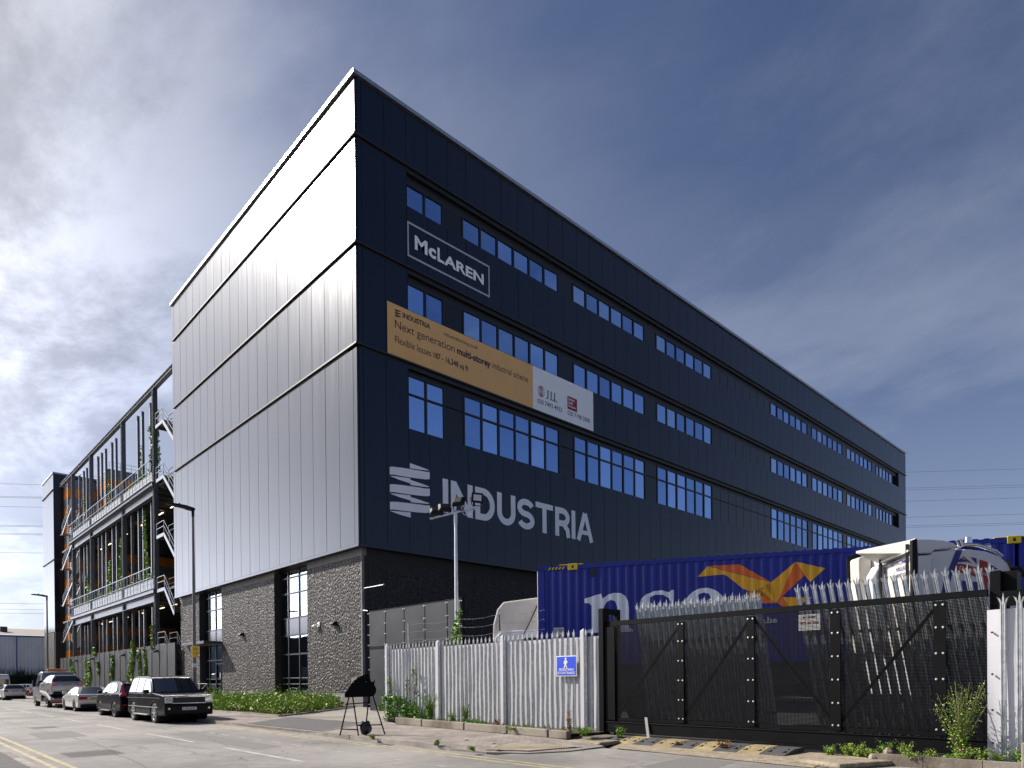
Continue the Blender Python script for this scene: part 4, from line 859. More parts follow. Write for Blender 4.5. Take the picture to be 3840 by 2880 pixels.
# ------------------------------------------------------------------ overhead power lines
gp = 'overhead power lines'
def wires(label, a, bb, sag=0):
    g = MB(); P = [Vector(a).lerp(Vector(bb), i/8)+Vector((0, 0, -sag*4*(i/8)*(1-i/8))) for i in range(9)]; g.tube([tuple(q) for q in P], .045, 5); tag(obj('power_line', g, 'wire'), label, 'power line', gp)
D = 230
for i, (s0, s1) in enumerate(((.301, .305), (.2775, .281), (.2745, .278), (.258, .262), (.234, .238), (.2215, .225), (.219, .2225))):
    a = CAM+Vector((1.10, .335, s0-.0005))*D; c_ = CAM+Vector((1.27, .177, s1+.0005))*D
    wires(('topmost', 'second', 'third', 'fourth', 'fifth', 'sixth', 'lowest')[i]+' thin power line right of the black building', a, c_)
D = 200
for i, (s0, s1) in enumerate(((.296, .293), (.277, .275), (.2755, .2735), (.262, .260), (.2345, .2325), (.2328, .2308), (.2225, .2205), (.2208, .219), (.194, .192), (.118, .117), (.11, .108), (.104, .1025))):
    a = CAM+Vector((.12, 1.262, s0+.0005))*D; c_ = CAM+Vector((.215, 1.175, s1-.0005))*D
    wires(('topmost', 'second', 'third', 'fourth', 'fifth', 'sixth', 'seventh', 'eighth', 'ninth', 'tenth', 'eleventh', 'lowest')[i]+' thin power line left of the slim tower', a, c_)
# ================================================================== YARD BOUNDARY
random.seed(31)
def pale(g, x, y, z0, z1, w_=.07, splay=.055, lean=0.0, d_=.022, sg=-1):
    """W section steel pale with a three pronged head, plane x=const, front towards -x; lean shifts the top in y"""
    prof = [(-.5, 0), (-.33, 1), (-.17, .25), (0, .55), (.17, .25), (.33, 1), (.5, 0)]
    zt = z1-.16
    L_ = lambda z: lean*(z-z0)/(z1-z0)
    a = [(x+sg*d_*q, y+w_*p, z0) for p, q in prof]; b_ = [(x+sg*d_*q, y+w_*p+L_(zt), zt) for p, q in prof]
    n = len(prof); g.add(a+b_, [(i, i+1, n+i+1, n+i) for i in range(n-1)])
    t = L_(z1)
    for (i0, i1, dy, dx, dz) in ((0, 2, -splay, .02, -.05), (2, 4, 0, -.01, .02), (4, 6, splay, .02, -.05)):
        p0 = Vector(b_[i0]); p1 = Vector(b_[i1]); m = (p0+p1)/2; mid0 = p0+Vector((sg*dx*.4, dy*.45+t*.02, .08)); mid1 = p1+Vector((sg*dx*.4, dy*.45+t*.02, .08))
        tip = Vector((m.x+sg*dx, m.y+dy*1.0, z1+dz))
        g.add([p0, p1, mid1, mid0, tip], [(0, 1, 2, 3), (3, 2, 4)])
FX = -5.5
t = thing('palisade_fence', 'silver palisade fence backed with white sheeting along the pavement with the blue sign on it', 'fence', (FX, -16, .15))
posts = [-11.15, -14.26, -17.48, -20.66]
for i, y in enumerate(posts):
    g = MB(); g.box(FX-.06, y-.075, .12, FX+.10, y+.045, 2.86); g.add([(FX-.06, y-.075, 2.86), (FX-.06, y+.045, 2.86), (FX+.1, y+.045, 2.86), (FX+.1, y-.075, 2.86), (FX+.02, y-.015, 2.93)], [(0, 1, 4), (1, 2, 4), (2, 3, 4), (3, 0, 4)])
    obj('post', g, 'sheet', t)
seg = posts+[-21.35]
for a, c in zip(seg[:-1], seg[1:]):
    g = MB(); y = a-.13; pitch_ = .197 if a > -20 else .23; top = 2.91
    while y > c+.1:
        pale(g, FX-.035, y, .13, top, .075, .03, rnd(-.012, .012), .03); y -= pitch_
    obj('pales', g, 'galv', t)
    g = MB(); n = 60; zc_ = [.16, .7, 1.4, 2.1, 2.70]
    P = []
    for j, z in enumerate(zc_):
        for i in range(n+1):
            y = a-.1+(c+.1-a)*i/n; P.append((FX+.025+.012*math.sin(y*5+z*1.7)*math.sin(z*1.6+y), y, z))
    F = [(j*(n+1)+i, j*(n+1)+i+1, (j+1)*(n+1)+i+1, (j+1)*(n+1)+i) for j in range(len(zc_)-1) for i in range(n)]
    g.add(P, F); obj('backing_sheet', g, 'sheet', t, smooth=60)
    g = MB(); g.box(FX+.06, c, .5, FX+.11, a, .56); g.box(FX+.06, c, 2.35, FX+.11, a, 2.41); obj('rail', g, 'steel', t)
# blue pedestrian sign on the fence
s = thing('pedestrian_sign', 'blue square sign with white walking figure reading PEDESTRIAN SITE ENTRANCE', 'sign', (FX-.1, -20.15, 1.67))
g = MB(); g.box(FX-.10, -20.52, 1.65, FX-.085, -19.78, 2.21); obj('white_border', g, 'white', s)
g = MB(); g.box(FX-.108, -20.495, 1.675, FX-.10, -19.805, 2.185); obj('blue_board', g, 'sign_blue', s)
SF = lambda u, v, o: (FX-.112-o, -19.805-u, 1.675+v)
text('wording', 'PEDESTRIAN', SF, .09, .125, .52, .066, 'white', s, bold=.012); text('wording', 'SITE ENTRANCE', SF, .03, .035, .63, .066, 'white', s, bold=.012)
g = MB(); g.ngon([SF(.33+.032*math.cos(R(a)), .455+.032*math.sin(R(a)), 0) for a in range(0, 360, 30)])
g.stroke([(.33, .41), (.325, .30)], [.09, .075], SF, .001); g.stroke([(.325, .31), (.355, .245), (.375, .2)], .03, SF, .002); g.stroke([(.318, .31), (.30, .25), (.265, .2)], .03, SF, .003)
g.stroke([(.355, .41), (.385, .365), (.41, .345)], .022, SF, .004); g.stroke([(.30, .41), (.275, .35), (.285, .305)], .022, SF, .005); obj('walking_figure', g, 'white', s)
# concrete edging blocks
bl = 'concrete blocks edging the fence foot'
yb = [-13.3, -14.95, -17.2, -19.15, -20.75, -21.45]
for i, (a, c) in enumerate(zip(yb[:-1], yb[1:])):
    xa = -6.62-(a+13.3)*(-.048)*-1; xa = -6.62+(a+13.3)*.05; xc = -6.62+(c+13.3)*.05
    h = .28-.012*i
    g = MB(); P = [(xa, a-.03), (xc, c+.03), (xc+.17, c+.03), (xa+.17, a-.03)]
    g.prism(P, PZ, PZ+h*.72+.03, lambda u, v, t: (u, v, t)); o = obj('edging_block', g, 'block', None, bevel=.02)
    tag(o, ('first old concrete edging block, next to the ivy', 'second long edging block under the tall weeds', 'middle edging block with moss behind', 'stained edging block below the blue sign', 'last short edging block by the dead stalk')[i], 'edging block', bl)
g = MB(); g.add([(-6.5, -13.0, .27), (-7.0, -21.4, .24), (FX-.02, -21.5, .20), (FX-.02, -11.2, .2), (-5.9, -11.4, .16)], [(0, 1, 2, 3, 4)]); struct('verge', g, 'soil')
# grey perforated yard gates beside the building
t = thing('perforated_gate', 'tall grey perforated metal gates between the pebbled corner and the silver fence', 'gate', (-1.6, -7, 0))
ys_ = [-3.65, -5.1, -6.65, -8.25, -9.85, -10.75]
for a, c in zip(ys_[:-1], ys_[1:]):
    for (z0, z1) in ((.12, 3.08), (3.22, 4.93)):
        g = MB(); g.box(-1.63, c+.03, z0, -1.60, a-.03, z1); obj('panel', g, 'mesh_gate', t)
for y in ys_:
    g = MB(); w_ = .09 if y in (-8.25, -9.85) else .045; g.box(-1.60, y-w_, .1, -1.45, y+w_, 5.0); obj('post', g, 'gate_black', t)
g = MB(); g.box(-1.62, ys_[-1], 3.1, -1.5, ys_[0], 3.2); g.box(-1.64, ys_[-1], 4.93, -1.5, ys_[0], 4.97); obj('rail', g, 'gate_black', t)
g = MB()
for y in ys_:
    for z in (.4, .9, 1.5, 2.1, 2.7, 3.3, 3.8, 4.3, 4.85): 
        for dy in (-.06, .06): g.cyl((-1.66, y+dy, z), (-1.60, y+dy, z), .025, .02, 6)
obj('bolts', g, 'bolt', t)
g = MB(); g.tube([(-1.62, -3.5, 5.0), (-1.66, -3.15, 5.05), (-1.66, -3.1, 5.3), (-1.66, -3.1, 6.0), (-1.66, -3.3, 6.13), (-1.66, -5.0, 6.12)], .03, 6); g.lathe([(0, -.08), (.07, 0), (0, .08)], (-1.66, -5.05, 6.12), n=8)
tag(obj('conduit_arm', g, 'steel_mid'), 'thin bent grey conduit arm above the perforated gates', 'pipe')
# barbed wire line
t = thing('barbed_wire_fence', 'short post with strands of barbed wire behind the silver fence', 'fence', (-5.3, -12.28, 2.4))
g = MB(); g.box(-5.33, -12.31, 2.3, -5.27, -12.25, 3.62); obj('post', g, 'steel', t)
g = MB()
for z in (3.55, 3.28, 3.0):
    P = [(-5.3+.02*math.sin(i*2.2), -12.28-i*.45, z+.03*math.sin(i*1.3)) for i in range(16)]; g.tube(P, .004, 4)
    for q in P: g.beam((q[0], q[1]-.03, q[2]-.03), (q[0], q[1]+.03, q[2]+.03), .006, .006)
obj('barbed_wire', g, 'steel_mid', t)
# floodlight mast
t = thing('floodlight_mast', 'slim galvanised mast carrying three black floodlights on a tilted crossarm', 'floodlight', (-3.0, -12.18, 0))
g = MB(); g.cyl((0, 0, 0), (0, 0, 5.0), .085, .07, 16); g.cyl((0, 0, 5.0), (0, 0, 7.7), .07, .055, 16); g.cyl((0, 0, 7.55), (0, 0, 8.0), .068, .068, 16); obj('mast', g, 'pole_galv', t, world=False, smooth=40)
lat = Vector((.72, -.69, 0)); 
g = MB(); a = Vector((0, 0, 8.0)); g.beam(a-lat*1.0+Vector((0, 0, -.22)), a+lat*.85+Vector((0, 0, .22)), .07, .07); obj('crossarm', g, 'pole_galv', t, world=False)
def flood(u, dz, face, tilt):
    g = MB(); p_ = a+lat*u+Vector((0, 0, .27*u+.05)); f_ = Vector(face).normalized(); sd = f_.cross(Vector((0, 0, 1))).normalized(); up = sd.cross(f_)
    c0 = p_+Vector((0, 0, dz)); P = []
    for d1, s_ in ((-.10, .65), (.0, 1.0), (.07, 1.0)):
        for i, j in ((-1, -1), (1, -1), (1, 1), (-1, 1)): P.append(c0+f_*d1+sd*(i*.25*s_)+up*(j*.19*s_))
    g.add(P, [(0, 3, 2, 1), (8, 9, 10, 11)]+[(k+i, k+(i+1) % 4, k+4+(i+1) % 4, k+4+i) for k in (0, 4) for i in range(4)])
    for i in (-1, 1): g.beam(c0+sd*(.27*i), p_+sd*(.2*i), .03, .03)
    g.beam(p_-sd*.2, p_+sd*.2, .04, .03); o = obj('floodlight', g, 'plastic', t, world=False, bevel=.015)
    h = MB(); h.add([c0+f_*.072+sd*(i*.17)+up*(j*.11) for i, j in ((-1, -1), (1, -1), (1, 1), (-1, 1))], [(0, 1, 2, 3)]); obj('lens', h, 'brace', o, world=False)
flood(-.75, .22, (.3, .5, -.75), 0); flood(-.42, .27, (.4, .6, -.6), 0); flood(.12, .36, (.7, .3, -.5), 0); flood(.82, .30, (-.25, -.9, -.15), 0)
g = MB(); g.tube([a+lat*.2+Vector((0, 0, .3)), a+lat*.3+Vector((0, 0, -.05)), a+lat*.5+Vector((0, 0, -.12)), a+lat*.75+Vector((0, 0, .15))], .014, 5); obj('cable', g, 'brace', t, world=False)
# ------------------------------------------------------------------ sliding gate
t = thing('sliding_gate', 'long black steel sliding gate with fine mesh infill and bolted cover straps', 'gate', (FX, -25.6, .2))
gy0, gy1 = -21.45, -29.72
g = MB(); g.box(FX-.05, gy1, 2.93, FX+.05, gy0, 3.05); g.box(FX-.05, gy1, .50, FX+.05, gy0, .58); obj('frame_rail', g, 'gate_black', t)
g = MB(); g.box(FX-.09, gy1-.1, .20, FX+.09, gy0+.05, .46); g.box(FX-.11, gy1-.1, .455, FX+.02, gy0+.05, .475); obj('running_beam', g, 'gate_black', t, bevel=.01)
strp = [(-21.62, .34), (-23.73, .16), (-25.47, .16), (-27.23, .19), (-29.02, .19)]
for y, w_ in strp:
    g = MB(); g.box(FX-.09, y-w_/2, .52, FX-.05, y+w_/2, 2.9); so_ = obj('cover_strap', g, 'gate_black', t)
    if w_ < .3:
        h = MB()
        for z in (.62, 1.06, 1.52, 1.98, 2.44, 2.84):
            for dy in (-.055, .055): h.lathe([(.022, 0), (.018, .012), (0, .016)], (0, 0, 0), 'x', 8); k = len(h.v)-24; h.v[k:] = [(FX-.09-v[0], v[1]+y+dy, v[2]+z) for v in h.v[k:]]
        obj('bolt_heads', h, 'bolt', so_)
g = MB(); z = .60
while z < 2.92: g.box(FX-.052, gy1, z, FX-.046, gy0-.05, z+.0160); z += .0255
y = gy1+.05
while y < gy0: g.box(FX-.046, y, .58, FX-.041, y+.006, 2.93); y += .076
obj('mesh_infill', g, 'gate_black', t)
g = MB()
ysq = [-21.8, -23.73, -25.47, -27.23, -29.02]
for i, (a, c) in enumerate(zip(ysq[:-1], ysq[1:])):
    up_ = i in (0, 1, 3); g.beam((FX, a if up_ else a, .6 if up_ else 2.9), (FX, c, 2.9 if up_ else .6), .05, .055, (1, 0, 0))
obj('diagonal_brace', g, 'gate_black', t)
# gate portal posts
def portal(label, y0, y1, zt, xo=0):
    FX = -5.5+xo; t = thing('gate_post', label, 'gate post', (FX, (y0+y1)/2, 0))
    g = MB(); g.box(FX-.14, y0-.14, 0, FX-.0, y0+.02, zt); g.box(FX-.0, y0-.12, 0, FX+.14, y0, zt-.02); g.box(FX+.45, y0-.14, 0, FX+.6, y0, zt); g.box(FX-.12, y0-.13, zt-.14, FX+.6, y0-.01, zt-.003)
    obj('column', g, 'gate_black', t, bevel=.01); return t
portal('tall black portal post at the left end of the sliding gate', -21.33, -21.5, 3.4)
g = MB(); g.box(FX-.1, -21.85, 0, FX+.05, -21.75, 2.95); g.box(FX-.18, -21.6, 2.6, FX-.1, -21.5, 2.9)
t = portal('squat black portal post at the right end of the sliding gate', -29.76, -29.9, 3.36, .16)
g = MB(); g.box(FX+.15, -30.1, 2.95, FX+.5, -29.75, 3.35); g.box(FX+.0, -33.0, 2.75, FX+.1, -29.9, 3.0); obj('roller_bracket', g, 'gate_black', t)
g = MB(); g.box(FX-.052, -22.35, .8, FX-.06, -22.3, .2); g.stroke([(0, 0), (.1, .1)], .01, lambda u, v, o: (FX-.13, -22.6-u, .3+v)); 
g = MB(); g.add([(FX-.12, -22.72, .62), (FX-.12, -22.80, .62), (FX-.16, -22.9, .08), (FX-.16, -22.82, .08)], [(0, 1, 2, 3)]); tag(obj('loose_strap', g, 'strap'), 'pale grey strap hanging over the gate beam near its left end', 'strap')
# right hand fence panel
t = thing('palisade_fence', 'close palisade panel with pale sheeting at the right edge, right of the black gate', 'fence', (-5.75, -30.6, .1))
g = MB(); P = []; n = 24
for j, z in enumerate((.12, .9, 1.8, 2.68)):
    for i in range(n+1): y = -29.74-2.4*i/n; P.append((-5.70+.03*math.sin(i*.9+z*.8), y, z))
g.add(P, [(j*(n+1)+i, j*(n+1)+i+1, (j+1)*(n+1)+i+1, (j+1)*(n+1)+i) for j in range(3) for i in range(n)]); obj('backing_sheet', g, 'sheet', t, smooth=60)
g = MB()
for y in (-29.98, -30.20, -30.42, -30.65, -30.88): pale(g, -5.76, y, .1, 2.93, .085, .06)
obj('pales', g, 'galv', t)
g = MB()
for z in (.45, 1.0, 1.6, 2.3): g.cyl((-5.745, -29.82, z), (-5.70, -29.82, z), .016, .016, 8)
obj('bolts', g, 'plastic', t)
# palisade panels leaning behind the gate
gl = 'palisade panels stacked behind the sliding gate'
def leanpanel(label, x, y0, y1, z1, lean, pit, off=0, w_=.062, splay=.05):
    t = thing('leaning_palisade', label, 'palisade panel', (x, (y0+y1)/2, .2), 0, gl)
    g = MB(); y = y0-off
    while y > y1: pale(g, x, y-lean, .35, z1+rnd(-.02, .02), w_, splay, lean); y -= pit
    obj('pales', g, 'galv_shade', t); g = MB()
    for z in (.8, 2.5): g.beam((x+.06, y0-lean*(1-z/z1)+.05, z), (x+.06, y1-lean*(1-z/z1)-.05, z), .05, .05)
    obj('rail', g, 'steel', t)
leanpanel('frontmost left stack panel, its pales leaning over the gate', -4.95, -22.02, -25.30, 3.52, .42, .178, 0, .085, .03)
leanpanel('left stack panel just behind the frontmost one', -4.86, -22.02, -25.30, 3.46, .42, .178, .035, .07, .035)
leanpanel('rear panel of the left stack', -4.72, -22.0, -25.25, 3.50, .42, .178, .03, .07, .035)
leanpanel('panel of the right stack in front of the white lorry cab', -4.95, -26.2, -29.65, 3.58, .55, .171, 0, .10, .045)
leanpanel('panel of the right stack nearest the lorry', -4.84, -26.29, -29.69, 3.12, .458, .171, .085, .10, .045)
# small notice wired to the panel
s = thing('security_notice', 'small white notice with red number seen through the gate mesh', 'sign', (-4.95, -26.7, 2.6))
q0 = Vector((-5.02, -26.25, 2.64)); 
NF = lambda u, v, o: (-5.03-o, -26.27-u, 2.56+v)
g = MB(); g.add([NF(0, 0, 0), NF(.45, 0, 0), NF(.45, .34, 0), NF(0, .34, 0)], [(0, 1, 2, 3)]); obj('board', g, 'white', s)
text('wording', 'ECURAMT', NF, .09, .25, .3, .05, 'ink', s, bold=.03, off=.003); text('wording', '0844 225 0225', NF, .03, .14, .39, .05, 'red_ink', s, bold=.02, off=.003)
# ground strip in front of the gate
g = MB(); g.add([(-7.55, -27.6, .012), (-7.2, -22.9, .012), (-6.4, -22.6, .03), (-6.38, -27.3, .03)], [(0, 1, 2, 3)]); g.add([(-6.38, -27.3, .03), (-6.4, -22.6, .03), (-5.0, -21.6, .05), (-5.0, -27.3, .05)], [(0, 1, 2, 3)]); struct('gate_apron', g, 'rough_conc')
rb = 'ramp sections along the gate'
for i in range(9):
    y = -22.15-i*.52
    g = MB(); g.prism([(-6.42, .03), (-5.95, .13), (-5.5, .14), (-5.5, .04)], y-.255, y+.255, lambda u, v, t: (u-.0, t, v))
    for dy in (-.15, .15): g.cyl((-6.0, y+dy, .11), (-6.0, y+dy, .137), .03, .03, 8); g.box(-6.22, y+dy-.03, .085, -6.1, y+dy+.05, .105)
    o = obj('rubber_ramp', g, 'black_rub' if i % 2 == 0 else 'yellow_rub', None, bevel=.012)
    tag(o, ('black' if i % 2 == 0 else 'faded yellow')+' rubber kerb ramp section, '+('first', 'second', 'third', 'fourth', 'fifth', 'sixth', 'seventh', 'eighth', 'ninth')[i]+' from the left end of the gate', 'kerb ramp', rb)
def rough(name, label, x0, y0, x1, y1, z0, z1, m='rough_conc', seed=1):
    random.seed(seed); g = MB(); n = 6; P = []
    for j in range(4):
        for i in range(n+1):
            u = i/n; v = j/3; hz = z1*(.75+.25*random.random()) if 0 < j else z0
            P.append((x0+(x1-x0)*u+rnd(-.03, .03), y0+(y1-y0)*v+rnd(-.03, .03), hz if j != 3 else hz))
    F = [(j*(n+1)+i, j*(n+1)+i+1, (j+1)*(n+1)+i+1, (j+1)*(n+1)+i) for j in range(3) for i in range(n)]
    g.add(P, F); g.box(min(x0, x1)+.02, min(y0, y1)+.02, z0, max(x0, x1)-.02, max(y0, y1)-.02, z1*.72); return tag(obj(name, g, m), label, 'concrete lump')
g = MB(); g.box(-6.6, -22.05, .0, -5.65, -21.05, .14); tag(obj('broken_slab', g, 'block', None, bevel=.04), 'upper broken concrete slab at the foot of the left gate post', 'concrete slab', None)
g = MB(); g.box(-7.15, -22.55, .0, -6.35, -21.55, .10); tag(obj('broken_slab', g, 'rough_conc', None, bevel=.04), 'pale lower broken slab in front of the left gate post', 'concrete slab', None)
g = MB(); P = [(-7.2, -27.1), (-7.45, -28.0), (-6.3, -28.5), (-5.9, -27.0)]; g.prism(P, 0, .10, lambda u, v, t: (u, v, t)); tag(obj('broken_slab', g, 'rough_conc', None, bevel=.04), 'crumbling concrete patch with weeds at the right of the ramps', 'concrete slab', None)
g = kerbline([(-6.35, -28.1, .20), (-6.35, -31.5, .20)], 'block'); tag(obj('raised_kerb', g, 'block'), 'raised weathered kerb below the right fence panel', 'kerb')
g = MB(); g.add([(-6.3, -28.0, .13), (-6.3, -31.5, .13), (-5.3, -31.5, .14), (-5.3, -27.6, .08)], [(0, 1, 2, 3)]); struct('weedy_verge', g, 'soil')
for i, (x, y, z, s_) in enumerate(((-6.15, -28.35, .22, .09), (-6.32, -28.15, .12, .08))):
    g = MB(); g.lathe([(0, -s_), (s_*.9, -s_*.6), (s_, .2*s_), (s_*.6, s_*.9), (0, s_)], (x, y, z), n=6); tag(obj('stone', g, 'rough_conc', None, bevel=.01), ('upper', 'lower')[i]+' pale stone on the weedy kerb right of the ramps', 'stone')
g = MB(); g.box(-6.62, -30.35, .1, -6.45, -30.75, .55); tag(obj('kerb_end', g, 'block', None, bevel=.02), 'upright weathered concrete block at the right edge', 'concrete block')
# ------------------------------------------------------------------ weeds
def weed(label, x, y, z, h, r_, n, m='weed', kind='bush', s_=.028):
    t = thing('weed', label, 'weed', (x, y, z)); g = MB(); st = MB()
    for k in range(max(3, n//30)):
        an = rnd(0, 6.28); tip = Vector((math.cos(an)*r_*rnd(.3, 1), math.sin(an)*r_*rnd(.3, 1), h*rnd(.6, 1)))
        pts = [Vector((0, 0, 0)), Vector((tip.x*.35, tip.y*.35, tip.z*.5)), tip]; st.tube(pts, .005, 4)
        for i in range(44):
            u = random.random()**.7; q = pts[0].lerp(pts[1], u*2) if u < .5 else pts[1].lerp(pts[2], u*2-1); leaves(g, q, (.05+r_*.12, .05+r_*.12, .04), 1, s_*(1.25-u*.6))
    o = obj('foliage', g, m, t, world=False); obj('stem', st, 'stem', t, world=False); return t
random.seed(44)
t = weed('tall feathery green weed with tiny buds by the right end of the black gate', -6.0, -29.42, .12, 1.38, .42, 1150, 'weed', s_=.021)
g = MB()
for p_ in ((.1, -.1, .28), (-.08, .1, .42), (.02, .12, .6), (-.1, -.05, .2)): leaves(g, p_, (.02, .02, .02), 8, .018)
obj('purple_flower', g, 'flower', t, world=False)
for (lb, x, y, h, r_, n, m) in (
  ('low green weeds at the left foot of the black gate', -6.0, -22.25, .42, .15, 260, 'leaf'),
  ('dead reddish stalk at the end of the edging blocks', -6.6, -21.15, .62, .08, 150, 'dry'),
  ('leafy green clump at the end of the edging blocks', -6.75, -21.75, .22, .35, 500, 'leaf'),
  ('bushy upright weed, tallest along the fence foot', -6.2, -14.75, 1.0, .32, 1100, 'leaf'),
  ('slim pointed weed at the middle of the silver fence', -6.2, -16.55, .62, .16, 420, 'leaf'),
  ('small leafy weed left of the slim pointed one', -6.25, -15.95, .42, .18, 300, 'leaf'),
  ('low leafy clump on the soil behind the second block', -6.35, -17.0, .24, .3, 420, 'leaf'),
  ('low clump by the third fence post', -6.45, -17.6, .22, .28, 300, 'leaf'),
  ('brownish dry tuft by the third fence post', -6.3, -18.1, .3, .2, 160, 'dry'),
  ('pale green moss clump under the blue sign', -6.75, -19.5, .1, .45, 600, 'weed'),
  ('tiny tuft growing from the road kerb', -10.05, -20.15, .14, .08, 90, 'leaf'),
  ('tuft at the kerb corner by the tactile paving', -10.15, -21.55, .08, .12, 90, 'weed'),
  ('grassy tuft on the kerb below the black board', -10.1, -17.6, .12, .1, 110, 'weed'),
  ('dead red brown weed among the rubber ramps', -6.1, -25.1, .22, .25, 260, 'dry'),
  ('small dead weed near the first rubber ramps', -6.2, -24.0, .12, .12, 100, 'dry')):
    weed(lb, x, y, .03 if y < -21.9 else (.1 if x < -9 else .2), h, r_, n, m)
for i in range(15):
    y = -27.35-i*.24; weed('small upright weed on the raised kerb, '+('first', 'second', 'third', 'fourth', 'fifth', 'sixth', 'seventh', 'eighth', 'ninth', 'tenth', 'eleventh', 'twelfth', 'thirteenth', 'fourteenth', 'fifteenth')[i]+' from the ramps', -6.1+rnd(-.2, .15), y, .1, rnd(.12, .34), rnd(.12, .22), 260, random.choice(('weed', 'leaf', 'weed')), s_=.022)['group'] = 'small weeds on the raised kerb'
random.seed(9)
t = thing('ivy', 'dense dark ivy mound climbing the left end of the silver fence', 'climbing plant', (-5.9, -12.4, .1)); g = MB(); st = MB()
for _ in range(90):
    u = random.random(); y = -11.5-2.6*u; h = (1.0-.6*u)*rnd(.1, 1); leaves(g, (-5.75-rnd(0, .45)*(1.2-h), y, .15+h), (.14, .16, .12), 26, .05)
for y, h in ((-11.5, 1.55), (-12.6, 1.5), (-13.1, 1.9)):
    P = [(-5.62, y+.08*math.sin(k), .2+h*k/6) for k in range(7)]; st.tube(P, .012, 5)
    for k in range(40): z = rnd(.3, h+.1); leaves(g, (-5.63, y+.08*math.sin(z*4)+rnd(-.1, .1), z), (.05, .08, .06), 3, .045)
obj('foliage', g, 'leaf_dark', t); obj('stem', st, 'stem', t)
t = vine('vine', 'small bright climber hugging the floodlight mast above the fence', -3.1, -12.4, 2.6, 4.2, .25, 50, .06)
g = MB(); random.seed(17)
for _ in range(60): x = rnd(-6.5, -5.8); blades(g, x, rnd(-20.9, -14.5), .22, 4, .12, .12)
tag(obj('grass', g, 'weed'), 'thin grass sprouting along the fence foot', 'grass')['kind'] = 'stuff'
# litter
for i, (x, y, z) in enumerate(((-8.9, -19.7, PZ+.012), (-9.15, -21.0, PZ+.012), (-6.95, -19.0, PZ+.01), (-9.6, -21.5, PZ+.012))):
    g = MB(); g.add([(x, y, z), (x+.14, y+.03, z+.02), (x+.12, y-.1, z+.005), (x+.02, y-.12, z+.03)], [(0, 1, 2, 3)])
    tag(obj('litter', g, 'white' if i != 1 else 'dry'), ('crumpled white paper scrap mid pavement', 'brown leaf scrap by the tactile paving', 'white scrap against the edging blocks', 'white scrap near the kerb corner')[i], 'litter')
# ------------------------------------------------------------------ folding sign frame with sandbag
t = thing('sign_frame', 'black tubular trestle holding a warped black board at the kerb', 'sign frame', (-9.6, -16.2, PZ))
lt = Vector((.66, -.75, 0)).normalized(); fw_ = Vector((.75, .66, 0)).normalized(); o_ = Vector((-9.62, -16.2, PZ))
P3 = lambda u, f, z: tuple(o_+lt*u+fw_*f+Vector((0, 0, z)))
for (u0, f0, u1, f1) in ((-.50, -.30, -.28, 0), (.08, -.50, -.27, 0), (.02, .28, .24, .02), (.66, 0, .26, .02)):
    g = MB(); g.cyl(P3(u0, f0, 0), P3(u1*1.0, f1, 1.28), .019, .019, 8); obj('leg', g, 'board_black', t)
g = MB(); g.cyl(P3(-.48, -.26, .17), P3(.04, -.44, .17), .016); g.cyl(P3(-.40, -.15, .84), P3(.14, .14, .87), .016); g.cyl(P3(.0, -.3, .27), P3(.58, .02, .27), .016); obj('crossbar', g, 'board_black', t)
g = MB(); g.prism([(-.42, 1.02), (-.43, 1.12), (-.36, 1.22), (-.27, 1.36), (-.20, 1.47), (.0, 1.60), (.18, 1.67), (.24, 1.66), (.30, 1.45), (.38, 1.45), (.39, 1.50), (.41, 1.5), (.39, 1.36), (.45, 1.26), (.44, 1.14), (.38, 1.06), (.28, 1.04), (-.2, 1.03)], -.02, .0, lambda u, v, f: P3(u, f-.06+.1*(v-1.3), v)); bo = obj('board', g, 'board_black', t)
g = MB()
for (u, v) in ((-.18, 1.44), (.17, 1.45), (-.25, 1.12), (.1, 1.13), (-.24, 1.045), (-.12, 1.05), (.0, 1.05)): q = Vector(P3(u, -.085, v)); g.lathe([(0, .012), (.012, 0), (0, -.012)], q, n=6)
obj('rivets', g, 'bolt', bo)
g = MB(); c = P3(.15, -.12, .24); random.seed(4); P = []; n = 14
for j in range(7):
    for i in range(n): th = 2*math.pi*i/n; rr = (.03, .10, .13, .14, .13, .12, .10)[j]*(1+.16*math.sin(i*2.3+j*1.1)+.08*math.sin(i*5)); P.append((c[0]+rr*1.15*math.cos(th), c[1]+rr*.8*math.sin(th), PZ+.01+(0, .02, .09, .17, .25, .32, .36)[j]+.015*math.sin(i*1.7)))
g.add(P, [(j*n+i, j*n+(i+1) % n, (j+1)*n+(i+1) % n, (j+1)*n+i) for j in range(6) for i in range(n)]); tag(obj('sandbag', g, 'bag', None, smooth=70), 'shiny black sandbag hanging on the trestle crossbar', 'sandbag')
# ================================================================== CONTAINER ON TRAILER
tl = Vector((-3.28, -16.84, 0)); dr = Vector((.4755, -.8797, 0)); nr = Vector((.8797, .4755, 0))
CT, CBm = 5.30, 2.02
t = thing('shipping_container', 'long dark blue corrugated container with white nse lettering and folded paper bird', 'container', tuple(tl))
CF = lambda u, v, o: tuple(tl+dr*u-nr*(.012+o)+Vector((0, 0, v)))
def cface(u): # corrugation depth at distance u
    k = (u-.25) % .27; return .0 if k < .07 else (.036*(k-.07)/.068 if k < .138 else (.036 if k < .205 else .036*(1-(k-.205)/.065)))
g = MB(); us = [.22]; base = .25
while us[-1] < 13.4:
    k = base
    for q in (0, .07, .138, .205): us.append(base+q)
    base += .27
us = sorted(set([u for u in us if u <= 13.45]))
P = []
for v in (CBm+.16, CT-.12): P += [tuple(tl+dr*u+nr*cface(u)+Vector((0, 0, v))) for u in us]
n = len(us); g.add(P, [(i, i+1, n+i+1, n+i) for i in range(n-1)]); obj('side_wall', g, 'cont_blue', t)
